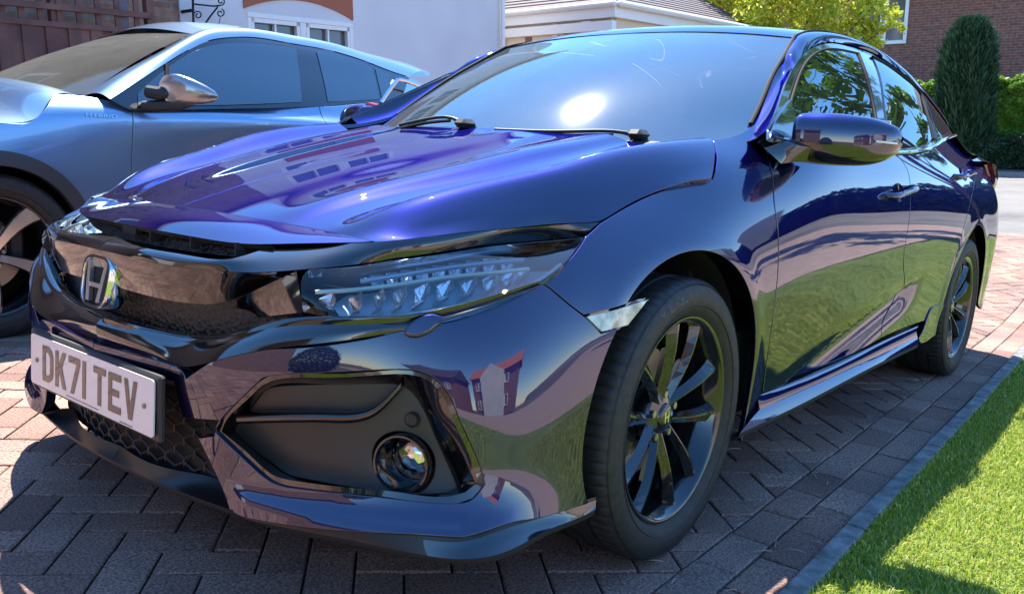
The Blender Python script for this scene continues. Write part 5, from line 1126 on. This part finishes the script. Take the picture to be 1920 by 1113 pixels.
# ================================================================ HOUSES, FENCE, PLANTS (built upright in the level frame)
ROT = TL.to_euler()
def lthing(name, label, cat, p, rz=0., group=None):
    o = thing(name, label, cat, tuple(L2W(p)), None, group); o.rotation_euler = (TL @ Matrix.Rotation(rz, 3, 'Z')).to_euler(); o['_p'] = p; return o
def brick_mat(name, c1, c2, mortar, scale=1.0):
    m = mat(name, c1, .9); t, n, l, b = nodes(m); c = n.new("ShaderNodeTexCoord"); sx = n.new("ShaderNodeSeparateXYZ"); l.new(c.outputs["Object"], sx.inputs[0]); ad = n.new("ShaderNodeMath"); l.new(sx.outputs[0], ad.inputs[0]); l.new(sx.outputs[1], ad.inputs[1])
    cb = n.new("ShaderNodeCombineXYZ"); l.new(ad.outputs[0], cb.inputs[0]); l.new(sx.outputs[2], cb.inputs[1]); k = n.new("ShaderNodeTexBrick"); l.new(cb.outputs[0], k.inputs["Vector"])
    k.inputs["Scale"].default_value = 1; k.inputs["Brick Width"].default_value = .225; k.inputs["Row Height"].default_value = .075; k.inputs["Mortar Size"].default_value = .010; k.inputs["Color1"].default_value = (*c1, 1); k.inputs["Color2"].default_value = (*c2, 1); k.inputs["Mortar"].default_value = (*mortar, 1)
    nz = n.new("ShaderNodeTexNoise"); nz.inputs["Scale"].default_value = 9; nz.inputs["Detail"].default_value = 6; l.new(c.outputs["Object"], nz.inputs[0]); r = n.new("ShaderNodeValToRGB"); r.color_ramp.elements[0].position = .3; r.color_ramp.elements[0].color = (.62, .62, .62, 1); r.color_ramp.elements[1].position = .75; r.color_ramp.elements[1].color = (1.3, 1.25, 1.2, 1); l.new(nz.outputs[0], r.inputs[0])
    l.new(mulc(m, k.outputs[0], r.outputs[0]), b.inputs["Base Color"]); bump(m, k.outputs["Fac"], -.6, .008); return m
M['brick'] = brick_mat("red_brick", (.21, .065, .05), (.27, .10, .07), (.22, .17, .15)); M['brickb'] = brick_mat("brown_brick", (.26, .13, .085), (.34, .19, .12), (.25, .21, .18))
M['render'] = mat("white_render", (.66, .645, .66), .9); _n = tex(M['render'], "ShaderNodeTexNoise", 45.); bump(M['render'], _n.outputs[0], .25, .01); _n2 = tex(M['render'], "ShaderNodeTexNoise", .8); ramp(M['render'], _n2.outputs[0], [(.3, (.58, .565, .59)), (.7, (.69, .675, .69))], "Base Color")
M['cream'] = mat("cream_render", (.70, .56, .40), .85); M['white'] = mat("white_upvc", (.78, .76, .74), .35); M['terra'] = mat("terracotta_tile", (.36, .11, .06), .8)
M['tiles'] = mat("roof_tiles", (.08, .06, .07), .8)
t_, n_, l_, b_ = nodes(M['tiles']); _w = tex(M['tiles'], "ShaderNodeTexWave", 5.); _w.bands_direction = 'Z'; _w2 = tex(M['tiles'], "ShaderNodeTexWave", 3.5); _w2.bands_direction = 'X'; bump(M['tiles'], _w.outputs[0], 1., .05)
M['win'] = mat("window_glass", (.10, .105, .11), .06, 0, 0, .8)
M['curtain'] = mat("net_curtain", (.22, .21, .20), .9)
def window(par, x0, x1, z0, z1, y, leaves=2, panes=2, trans=0., face=1, m=None):
    """white casement window on a wall facing +y; children frame > pane, glazing bar"""
    fr = MB(); t = .06; W_ = x1-x0; y2 = y+.03*face
    for (a, c_, d) in (((x0+x1)/2, (z0+t/2), (W_, .08, t)), ((x0+x1)/2, (z1-t/2), (W_, .08, t))): fr.box((a, y2, c_), d, bev=.008)
    for x in [x0+t/2, x1-t/2]: fr.box((x, y2, (z0+z1)/2), (t, .079, z1-z0-2*t), bev=.008)
    for k in range(1, leaves): fr.box((x0+W_*k/leaves, y2, (z0+z1)/2), (t*1.5, .078, z1-z0-2*t), bev=.008)
    o = fr.build("window", m or M['white'], par)
    for k in range(leaves):
        a = x0+W_*k/leaves+t*.8; c_ = x0+W_*(k+1)/leaves-t*.8
        b = MB(); b.box(((a+c_)/2, y-.01*face, (z0+z1)/2), (c_-a, .01, z1-z0-2*t)); b.build("pane", M['win'], o)
        b = MB(); s = .045
        b.box(((a+c_)/2, y2+.002*face, z0+t+s/2), (c_-a, .06, s)); b.box(((a+c_)/2, y2+.002*face, z1-t-s/2), (c_-a, .06, s)); b.box((a+s/2, y2+.003*face, (z0+z1)/2), (s, .058, z1-z0-2*t)); b.box((c_-s/2, y2+.003*face, (z0+z1)/2), (s, .058, z1-z0-2*t)); b.build("sash", m or M['white'], o)
        for q in range(1, panes): b = MB(); b.box((a+(c_-a)*q/panes, y2-.004*face, (z0+z1)/2), (.025, .05, z1-z0-2*t-.08)); b.build("glazing_bar", m or M['white'], o)
    return o
# --- white rendered house with brick wing behind the crossover
hs = lthing("house", "white rendered house with a brick arch panel over its casement window, behind the pale crossover", "house", (-5, -7, 0))
def hb(name, x0, x1, y0, y1, z0, z1, m, par=hs, bev=0): b = MB(); b.box(((x0+x1)/2+5, (y0+y1)/2+7, (z0+z1)/2), (x1-x0, y1-y0, z1-z0), bev=bev); return b.build(name, m, par)
def wall_holes(name, x0, x1, z0, z1, y0, y1, holes, m, par, ox=0, oy=0):
    xs_ = sorted({x0, x1, *[h[0] for h in holes], *[h[1] for h in holes]}); zs_ = sorted({z0, z1, *[h[2] for h in holes], *[h[3] for h in holes]}); b = MB()
    for i in range(len(xs_)-1):
        # merge vertically
        z = None
        for j in range(len(zs_)):
            solid = j < len(zs_)-1 and not any(h[0] <= xs_[i] and xs_[i+1] <= h[1] and h[2] <= zs_[j] and zs_[j+1] <= h[3] for h in holes)
            if solid and z is None: z = zs_[j]
            if not solid and z is not None: b.box(((xs_[i]+xs_[i+1])/2-ox, (y0+y1)/2-oy, (z+zs_[j])/2), (xs_[i+1]-xs_[i], y1-y0, zs_[j]-z)); z = None
    return b.build(name, m, par)
HW = [(-5.97, -4.42, 1.0, 2.16), (-6.2, -4.2, 3.55, 4.65)]
wall_holes("wall", -8.9, -3.6, -.4, 5.3, -7.3, -7.0, HW, M['render'], hs, -5, -7)
wall_holes("brick_wall", -3.6, 6.0, -.4, 5.3, -7.29, -7.02, [(-1.2, .4, .9, 2.1), (-1.2, .4, 3.5, 4.6)], M['brickb'], hs, -5, -7)
for (a, c_, z0, z1) in HW: window(hs, a+5, c_+5, z0, z1, -.06)
for z0, z1 in ((.9, 2.1), (3.5, 4.6)): window(hs, 3.8, 5.4, z0, z1, -.08)
# arch panel above the window
ar = MB(); xa, xb = -.97, .62; V = []; n = 20
for i in range(n+1):
    x = xa+(xb-xa)*i/n; zz = 2.19+.16*(1-((x-(xa+xb)/2)/((xb-xa)/2))**2)
    V += [(x, .015, zz), (x, .015, 3.3), (x, -.02, zz), (x, -.02, 3.3)]
ar.add(V, [(4*i, 4*i+4, 4*i+5, 4*i+1) for i in range(n)]+[(4*i, 4*i+2, 4*i+6, 4*i+4) for i in range(n)]+[(0, 1, 3, 2), (4*n, 4*n+2, 4*n+3, 4*n+1)]); ar.build("arch_panel", M['terra'], hs)
hb("side_wall", -8.9, -8.6, -13, -7.3, -.4, 5.3, M['render']); hb("side_wall", 5.7, 6, -13, -7.3, -.4, 5.3, M['brickb'])
rf = MB(); rf.add([(-4.2, .45, 5.2), (11.3, .45, 5.2), (11.3, -3, 7.4), (-4.2, -3, 7.4), (-4.2, -6.4, 5.2), (11.3, -6.4, 5.2)], [(0, 1, 2, 3), (3, 2, 5, 4), (0, 3, 4), (1, 5, 2)]); rf.build("roof", M['tiles'], hs)
hb("gutter", -9.0, 6.2, -6.60, -6.50, 5.12, 5.22, M['white'])
b = MB(); b.tube([(-3.86, .06, -.3), (-3.86, .06, 5.1)], .034, 10); b.build("downpipe", M['white'], hs)
b = MB(); b.box((3.0, .03, 2.55), (6., .02, .03)); 
# --- porch
po = lthing("porch", "cream tiled porch with a white gutter beyond the white house corner", "porch", (-10, -7, 0))
def pb(name, c, d, m, bev=0, par=po): b = MB(); b.box(c, d, bev=bev); return b.build(name, m, par)
zf = 2.66
wall_holes("porch_side_wall", -3.2, 1.28, -.3, zf-.1, -.05, .05, [], M['cream'], po).rotation_euler = (0, 0, math.pi/2)
pb("porch_front_wall", (-2.5, 1.25, 1.15), (4.9, .1, 2.8), M['cream'])
pb("fascia", (.12, -.9, zf-.09), (.05, 4.6, .20), M['white'], .006); pb("fascia", (-2.4, 1.36, zf-.09), (5.0, .05, .20), M['white'], .006)
pb("gutter", (.19, -.9, zf+.0), (.11, 4.7, .085), M['white'], .03); pb("gutter", (-2.4, 1.46, zf+.0), (5.1, .11, .085), M['white'], .03)
pb("soffit", (.08, -.9, zf-.30), (.12, 4.5, .14), M['white'], .004)
b = MB(); b.add([(.15, -3.2, zf+.02), (.15, 1.42, zf+.02), (-4.9, 1.42, zf+.02), (-1.2, .1, zf+.75), (-4.9, .1, zf+.75), (-1.2, -3.2, zf+.75)], [(0, 1, 3, 5), (1, 2, 4, 3)]); b.build("roof", M['tiles'], po)
for y_, z_, h_, w_ in ((-.30, 2.20, .16, .14), (.55, 2.30, .20, .30)): pb("porch_window", (.052, y_, z_), (.01, w_, h_), mat("brown_opening", (.18, .10, .06), .5))
pb("pilaster", (.08, .85, 1.1), (.06, .16, 2.7), M['white'], .005); pb("pilaster", (.08, .25, 1.1), (.05, .10, 2.7), M['cream'], .005)
b = MB(); b.tube([(.14, -.78, -.3), (.14, -.78, 2.55)], .034, 10); b.build("downpipe", M['white'], po)
h3 = lthing("house", "tile roofed house wall rising behind the cream porch", "house", (-13, -9.4, 0))
b = MB(); b.box((1.5, 0, 2.5), (7, .3, 5.6)); b.build("wall", M['render'], h3); b = MB(); b.add([(-4.5, .5, 2.6), (1.0, .5, 2.6), (.2, -2.0, 5.2), (-4.5, -2.0, 5.2)], [(0, 1, 2, 3)]); b.build("roof", M['tiles'], h3)
b = MB(); b.tube([(1.05, .6, 2.58), (.1, -2.0, 5.25)], .09, 6); b.build("bargeboard", M['white'], h3)
# --- hanging basket bracket
bk = lthing("hanging_bracket", "black wrought iron hanging basket bracket with scrolls on the white wall", "bracket", (-3.8, -7, 2.1))
def bl(u, v): p = onL(u, v, 'y', -6.8); return p-np.array([-3.8, -7, 2.1])
M['iron'] = mat("wrought_iron", (.015, .016, .025), .4, .6)
b = MB(); b.tube([bl(361, -20), bl(363, 52)], .013, 8); b.build("wall_bar", M['iron'], bk)
b = MB(); b.tube([bl(362, 8), bl(400, 12), bl(412, 11)], .009, 8); b.build("arm", M['iron'], bk)
b = MB(); b.tube([bl(380, 52), bl(395, 30), bl(408, 14)], .010, 8); b.build("brace", M['iron'], bk)
def scroll(c, r, a0, turns, sg=1): return [bl(c[0]+r*(1-.72*t)*math.cos(a0+sg*2*math.pi*turns*t), c[1]+r*(1-.72*t)*math.sin(a0+sg*2*math.pi*turns*t)) for t in np.linspace(0, 1, 26)]
for c, r, a0, tn, sg in (((371, 29), 8, 3.6, 1.2, 1), ((414, 3), 8, 2., 1.3, -1), ((413, 25), 8, -1.2, 1.2, 1)): b = MB(); b.tube(scroll(c, r, a0, tn, sg), .007, 6); b.build("scroll", M['iron'], bk)
b = MB(); b.tube([bl(413, 33), bl(409, 52)], .004, 5); b.build("hook_wire", M['iron'], bk)
b = MB(); b.box(bl(361, 20)+np.array([0, -.1, 0]), (.03, .20, .03)); b.build("wall_plate", M['iron'], bk)
# --- fence and trellis
M['fence'] = mat("fence_board", (.16, .075, .06), .85); t_, n_, l_, b_ = nodes(M['fence']); ge = n_.new("ShaderNodeNewGeometry")
_n = tex(M['fence'], "ShaderNodeTexNoise", 5.); _n.inputs["Detail"].default_value = 8; r1 = ramp(M['fence'], ge.outputs["Random Per Island"], [(0, (.13, .055, .045)), (1, (.21, .10, .08))]); r2_ = ramp(M['fence'], _n.outputs[0], [(.3, (.6, .6, .62)), (.7, (1.25, 1.2, 1.2))]); l_.new(mulc(M['fence'], r1.outputs[0], r2_.outputs[0]), b_.inputs[0])
fy = -6.3; fe = lthing("fence", "red brown feather edge board fence behind the pale crossover", "fence", (-1.5, fy, 0)); zt = onL(150, 48, 'y', fy)[2]
def fl_(u, v): p = onL(u, v, 'y', fy); return p-np.array([-1.5, fy, 0])
b = MB(); x = fl_(285, 60)[0]; xe = 5.5; k = 0
while x < xe: b.box((x+.05, .012*(k % 2), (zt-.25)/2), (.112, .016, zt+.25), Matrix.Rotation(math.radians(4), 3, 'Z')); x += .098; k += 1
b.build("boards", M['fence'], fe)
b = MB(); b.box(((fl_(285, 60)[0]+xe)/2, .0, zt-.01+.0), (xe-fl_(285, 60)[0], .06, .045)); b.build("capping_rail", M['fence'], fe)
z2 = onL(150, 18, 'y', fy)[2]; b = MB(); b.box(((fl_(285, 60)[0]+xe)/2, .0, z2), (xe-fl_(285, 60)[0], .05, .05)); b.build("top_rail", M['fence'], fe)
for u in (238, 288, 110, -20): p = fl_(u, 60); b = MB(); b.box((p[0], -.06, 1.35), (.075, .075, 3.1)); b.build("post", M['fence'] if u != 238 else mat("grey_post", (.12, .11, .13), .7), fe)
for k in range(9): p = fl_(-30+k*36, 30); b = MB(); b.box((p[0], -.02, (zt+z2)/2+.2), (.05, .02, z2-zt+.4)); b.build("trellis_bar", M['fence'], fe)
# --- brick house on the right, across the street
bh = lthing("house", "red brick house with a white framed window, behind the hedge across the street", "house", (-26, -3, 0))
def onX(u, v, x=-26.): p = onL(u, v, 'x', x); return p-np.array([-26, -3, 0])
w0, w1 = onX(1640, 20), onX(1699, 82)
b = MB(); 
bw = wall_holes("wall", -4.5, 14, -.5, 4.9, -.3, .0, [(-w1[1], -w0[1]+.4, w1[2], w1[2]+1.35)], M['brick'], bh); bw.rotation_euler = (0, 0, -math.pi/2); 
wn = window(bh, -w1[1], -w0[1]+.4, w1[2], w1[2]+1.35, -.02, 2, 1); wn.rotation_euler = (0, 0, -math.pi/2)
bw.rotation_euler = wn.rotation_euler = (0, 0, -math.pi/2)
b = MB(); b.add([(.5, -15, 4.8), (.5, 4.8, 4.8), (-4, 4.8, 5.9), (-4, -15, 5.9)], [(0, 1, 2, 3)]); b.build("roof", M['tiles'], bh)
# --- leaves
def leaf_mat(name, cols, trans=.35, rough=.5):
    m = mat(name, cols[1], rough, 0, 0, .35); t, n, l, b = nodes(m); ge = n.new("ShaderNodeNewGeometry"); r = ramp(m, ge.outputs["Random Per Island"], [(i/(len(cols)-1), c) for i, c in enumerate(cols)], "Base Color")
    tr = n.new("ShaderNodeBsdfTranslucent"); l.new(r.outputs[0], tr.inputs[0]); mx = n.new("ShaderNodeMixShader"); mx.inputs[0].default_value = trans; l.new(b.outputs[0], mx.inputs[1]); l.new(tr.outputs[0], mx.inputs[2]); l.new(mx.outputs[0], n["Material Output"].inputs[0]); return m
def leaves(name, C, Nn, size, m, par=None, asp=1.7, jit=.9):
    C = np.asarray(C); n = len(C); d = rng.normal(size=(n, 3))*jit+Nn; d /= np.linalg.norm(d, axis=1)[:, None]; r = rng.normal(size=(n, 3)); a = np.cross(d, r); a /= np.linalg.norm(a, axis=1)[:, None]; b_ = np.cross(d, a); s = size*rng.uniform(.6, 1.3, n)[:, None]
    V = np.stack([C-a*s*asp/2, C+b_*s*.42, C+a*s*asp/2, C-b_*s*.42], 1).reshape(-1, 3); k = np.arange(n)*4; me = bpy.data.meshes.new(name); me.vertices.add(len(V)); me.vertices.foreach_set('co', V.ravel()); F = np.stack([k, k+1, k+2, k+3], 1)
    me.loops.add(4*n); me.loops.foreach_set('vertex_index', F.ravel()); me.polygons.add(n); me.polygons.foreach_set('loop_start', np.arange(n)*4); me.polygons.foreach_set('loop_total', np.full(n, 4)); me.update(); return obj(name, me, m, par)
def hedge(label, y0, y1, x0, x1, z1, mt, n, size, z0=-.3, par_name="hedge", clump=.16):
    h = lthing(par_name, label, "hedge", ((x0+x1)/2, (y0+y1)/2, 0)); dx, dy = (x1-x0)/2, (y1-y0)/2
    pts = []; f = rng.uniform(size=n); A1, A2 = 2*dy*(z1-z0), 2*dy*2*dx; tot = A1+A2
    x = np.where(f < A1/tot, dx, rng.uniform(-dx, dx, n)); z = np.where(f < A1/tot, rng.uniform(z0, z1, n), z1); y = rng.uniform(-dy, dy, n)
    d = np.array([noise.noise(Vector((a*1.6, b_*1.6, c*1.6)))*clump*1.3+noise.noise(Vector((a*5, b_*5, c*5)))*clump for a, b_, c in zip(x, y, z)])-rng.exponential(.05, n)
    nn = np.where((f < A1/tot)[:, None], [[1, 0, .25]], [[0.1, 0, 1]]); P_ = np.stack([x, y, z], 1)+nn*d[:, None]; leaves("foliage", P_, nn, size, mt, h)
    b = MB(); b.box((-.12, 0, (z0+z1)/2-.1), (2*dx-.3, 2*dy-.3, z1-z0-.25)); b.build("inner_branches", M['twig'], h); return h
M['twig'] = mat("dark_twigs", (.02, .022, .012), .9)
M['hl'] = leaf_mat("hedge_leaf", [(.08, .17, .018), (.14, .28, .025), (.22, .38, .04)]); M['yl'] = leaf_mat("golden_leaf", [(.30, .38, .03), (.58, .60, .05), (.80, .74, .14)], .5); M['cl'] = leaf_mat("conifer_leaf", [(.015, .045, .022), (.03, .075, .035), (.05, .11, .045)], .1)
yR = onL(1838, 200, 'x', -22.4)[1]; zH = onL(1880, 148, 'x', -22.4)[2]
hedge("bright green clipped hedge right of the dark conifer", yR+.2, yR+3.4, -23.6, -22.5, zH, M['hl'], 42000, .06)
yL = onL(1750, 200, 'x', -22.4)[1]; hedge("bright green hedge between the golden tree and the dark conifer", yL-7, yL+.3, -23.6, -22.5, zH-.05, M['hl'], 34000, .06)
low = hedge("dark leaf strip standing in for the shade at the foot of the conifer and the tall hedges", yL-3, yR+3.4, -22.2, -21.7, onL(1880, 258, 'x', -21.9)[2], leaf_mat("hedge_shade_leaf", [(.010, .028, .012), (.02, .05, .018), (.03, .07, .02)], .1), 26000, .045)  # near-black leaves put in place of the shade under the hedges
# conifer
cx0 = onL(1752, 200, 'x', -22.0)[1]; cx1 = onL(1858, 200, 'x', -22.0)[1]; cz1 = onL(1803, 48, 'x', -22.0)[2]; cyc = (cx0+cx1)/2; cr_ = (cx1-cx0)/2*.86
co = lthing("conifer", "tall dark columnar conifer with a rounded top standing in the hedge", "tree", (-22.2, cyc, 0))
n = 60000; th = rng.uniform(0, 2*math.pi, n); z = rng.uniform(-.3, cz1, n); t = z/cz1; rr = cr_*np.where(t < .55, .90+.10*np.sin(np.clip(t, 0, 1)*5), np.sqrt(np.clip(1-((t-.50)/.52)**2.6, 0.0, 1))*.98)
rr = rr*(1+.09*np.sin(th*7+z*2.2)+.07*np.sin(th*13-z*4)+.05*np.sin(th*23+z*9)); rr += rng.normal(0, .03, n)-rng.exponential(.05, n); nn = np.stack([np.cos(th), np.sin(th), np.full(n, 1.4)], 1)
P_ = np.stack([rr*np.cos(th), rr*np.sin(th), z], 1); d = rng.normal(size=(n, 3))*.25+np.stack([np.cos(th)*.3, np.sin(th)*.3, np.ones(n)], 1)
def needles(name, C, D, L, w, m, par):
    n = len(C); D = D/np.linalg.norm(D, axis=1)[:, None]; s = np.cross(D, rng.normal(size=(n, 3))); s /= np.linalg.norm(s, axis=1)[:, None]; L = L*rng.uniform(.6, 1.4, n)[:, None]
    V = np.stack([C-s*w/2, C+s*w/2, C+D*L*.7+s*w*.4, C+D*L, C+D*L*.7-s*w*.4], 1).reshape(-1, 3); k = np.arange(n)*5; me = bpy.data.meshes.new(name); me.vertices.add(len(V)); me.vertices.foreach_set('co', V.ravel()); F = np.stack([k, k+1, k+2, k+3, k+4], 1)
    me.loops.add(5*n); me.loops.foreach_set('vertex_index', F.ravel()); me.polygons.add(n); me.polygons.foreach_set('loop_start', np.arange(n)*5); me.polygons.foreach_set('loop_total', np.full(n, 5)); me.update(); return obj(name, me, m, par)
needles("crown", P_, d, .22, .035, M['cl'], co)
b = MB(); b.tube([(0, 0, -.4), (0, 0, cz1*.8)], [.12, .04], 10); b.build("trunk", M['twig'], co)
b = MB(); zz = np.linspace(-.3, cz1*.93, 12); b.tube([(0, 0, q) for q in zz], [cr_*.78*(1 if q/cz1 < .55 else math.sqrt(max(.02, 1-((q/cz1-.5)/.5)**2.4))) for q in zz], 14); b.build("inner_branches", M['twig'], co)
# --- golden tree
def tree(name, label, base, h, blobs, leafm, n, size, group=None, lean=(0, 0)):
    t = lthing(name, label, "tree", base); rs = np.random.default_rng(len(name)+n); b = MB(); top = np.array([lean[0], lean[1], h*.75]); b.tube([(0, 0, -.4), (0, 0, .6), tuple(top*.5), tuple(top)], [.10, .085, .06, .02], 10); b.build("trunk", M['bark'], t)
    P_ = []; Nn = []
    for (c, r) in blobs:
        c = np.array(c); b = MB(); b.tube([(0, 0, .8+.2*h*rs.uniform()), tuple(c*.5+np.array([0, 0, h*.15])), tuple(c)], [.035, .022, .006], 6); b.build("limb", M['bark'], t)
        k = int(n*r**2/sum(q[1]**2 for q in blobs)); nc = max(6, k//90); cc = rs.normal(size=(nc, 3)); cc /= np.linalg.norm(cc, axis=1)[:, None]; cc = cc*r*rs.uniform(.55, 1.05, nc)[:, None]*np.array([1, 1, .8])+c
        idx = rs.integers(0, nc, k); P_.append(cc[idx]+rs.normal(size=(k, 3))*r*.16); Nn.append((cc[idx]-c)/r+[0, 0, .6])
    leaves("crown", np.concatenate(P_), np.concatenate(Nn), size, leafm, t, 1.6); return t
M['bark'] = mat("bark", (.09, .065, .045), .9)
tb = (-15.5, -5.6, -.25)
def tp(u, v, dx=0.): return tuple(onL(u, v, 'x', -15.5+dx)-np.array(tb))
tree("golden_tree", "small golden leaved tree standing beyond the dark hatchback's roof", tb, 4.2, [(tp(1330, -10), .75), (tp(1420, 20, .4), .62), (tp(1500, -15, .2), .75), (tp(1560, 40, .3), .5), (tp(1620, 70, .3), .36), (tp(1640, 10, .2), .45), (tp(1670, 45, .5), .22), (tp(1280, 20, -.3), .5), (tp(1460, 60), .5), (tp(1380, -60), .8), (tp(1560, -60), .8), (tp(1630, 100, .3), .22), (tp(1360, 70), .6), (tp(1262, -20, -.2), .5), (tp(1275, 35, -.2), .3)], M['yl'], 26000, .060)
# ================================================================ BEHIND THE CAMERA (seen only mirrored in the paint and glass)
bx_ = lthing("house", "brick garage front facing the cars, behind the photographer", "house", (6.6, -3, 0))
b = MB(); b.box((.15, 0, 1.6), (.3, 8.6, 4.0)); b.build("wall", M['brickb'], bx_); b = MB(); b.box((-.02, -1.2, 1.1), (.05, 2.3, 2.2)); b.build("garage_door", M['white'], bx_)
b = MB(); b.add([(-.3, -4.5, 3.5), (-.3, 4.5, 3.5), (3, 4.5, 5.6), (3, -4.5, 5.6)], [(0, 1, 2, 3)]); b.build("roof", M['tiles'], bx_)
bs = lthing("bush", "round dark clipped bush beside the garage", "bush", (5.3, 1.9, .25)); n = 9000; d = rng.normal(size=(n, 3)); d /= np.linalg.norm(d, axis=1)[:, None]; leaves("foliage", d*(.75+rng.normal(0, .04, n))[:, None]*[1, 1, .9]+[0, 0, .7], d, .05, M['cl'], bs); b = MB(); b.tube([(0, 0, -.1), (0, 0, .7)], .05, 8); b.build("stem", M['bark'], bs)
def simple_car(name, label, p, rz, paint, van=False):
    c = lthing(name, label, "van" if van else "car", p, rz)
    pr_ = [(2.45, .35), (2.5, .75), (2.3, 1.05), (1.6, 1.25), (1.1, 1.95), (-2.4, 2.0), (-2.5, .35)] if van else [(2.1, .3), (2.1, .65), (1.2, .88), (.6, 1.35), (-.9, 1.42), (-1.7, 1.1), (-1.95, .95), (-2.0, .3)]
    b = MB(); L_ = [(y, k) for y, k in ((-.92, .94), (-.86, 1), (.86, 1), (.92, .94))]; V = []; m = len(pr_)
    for y, k in L_: V += [(x*k+.0, y, .3+(z-.3)*k) for x, z in pr_]
    b.add(V, [(j*m+i, j*m+(i+1) % m, (j+1)*m+(i+1) % m, (j+1)*m+i) for j in range(3) for i in range(m)]+[tuple(range(m)), tuple(range(3*m, 4*m))]); b.build("body", paint, c)
    for s in (-1, 1):
        q = [(1.0, 1.25), (.95, 1.72), (1.5, 1.28)] if van else [(.95, .95), (.5, 1.28), (-.85, 1.33), (-1.5, 1.05)]
        b = MB(); b.prism([(x, z) for x, z in (q if not van else [(1.55, 1.25), (1.15, 1.78), (.3, 1.78), (.3, 1.25)])], s*.925, s*.93, 1); b.build("side_window", M['gloss'], c)
        for x in ((1.55, -1.5) if van else (1.25, -1.3)): b = MB(); b.lathe([(.0, .02), (.2, .02), (.22, .1), (.32, .1), (.33, .0), (.33, -.1)], 32); o = b.build("wheel", M['tyre'], c); o.location = (x, s*.85, .32); o.rotation_euler = (0, 0, 0 if s > 0 else math.pi)
    b = MB(); b.box((-2.5 if van else -2.0, 0, .62), (.04, .52, .12)); b.build("number_plate", mat("yellow_plate", (.75, .5, .02), .4), c)
    return c
gp_ = lambda x, y: float(np.array(TN.T @ np.array([x, y, float(Gy(x, y))]))[2])
simple_car("parked_van", "silver panel van parked at the kerb of the street", (-12.4, 9.2, gp_(-12.4, 9.2)), math.radians(118), mat("silver_paint", (.42, .43, .44), .3, .7, 1.), True)
simple_car("parked_car", "white hatchback parked on the paving near the silver van", (-8.2, 11.4, gp_(-8.2, 11.4)), math.radians(160), mat("white_paint", (.75, .75, .75), .3, 0, 1.))
def far_house(label, x, y, w, rz=math.pi, body='brick', gable=False):
    h = lthing("house", label, "house", (x, y, -.2), rz); b = MB(); b.box((0, -2.5, 2.6), (w, 5, 5.2)); b.build("wall", M[body], h)
    for xx in np.arange(-w/2+1.3, w/2-.6, 2.4):
        for zz in (.9, 3.3): window(h, xx-.6, xx+.6, zz, zz+1.15, .02, 2, 1)
    b = MB(); b.add([(-w/2-.3, .4, 5.1), (w/2+.3, .4, 5.1), (w/2+.3, -2.5, 7.3), (-w/2-.3, -2.5, 7.3), (-w/2-.3, -5.4, 5.1), (w/2+.3, -5.4, 5.1)], [(0, 1, 2, 3), (3, 2, 5, 4), (0, 3, 4), (1, 5, 2)]); b.build("roof", M['terra'] if gable else M['tiles'], h)
    if gable: b = MB(); b.prism([(-2, 0), (2, 0), (2, 5.0), (0, 6.9), (-2, 5.0)], .05, .6, 1); b.build("gable", M['render'], h)
    return h
far_house("brick house with a white gable on the far side of the lawn", 5.5, 19., 8., math.pi, 'brick', True)
far_house("red brick house beyond the end of the lawn", 16., 17., 8., math.pi, 'brick')
lh = hedge("dark hedge on the far side of the street beside the silver van", -5.5, 5.5, -.5, .5, 1.7, leaf_mat("dark_hedge_leaf", [(.02, .05, .015), (.04, .09, .02)], .1), 16000, .09, -.2); lh.location = L2W((-17., 5., -.3)); lh.rotation_euler = (TL @ Matrix.Rotation(-.35, 3, 'Z')).to_euler()
tree("birch_tree", "airy leafy tree on the far side of the lawn", (-8.7, 1.75, -.45), 5.6, [((.3, -.3, 3.9), .62), ((-.4, .3, 4.7), .5), ((.2, .5, 3.2), .45), ((.5, -.5, 2.7), .4), ((-.3, -.4, 2.3), .35)], M['hl'], 3600, .09)
for o in bpy.data.objects:
    if '_p' in o: del o['_p']
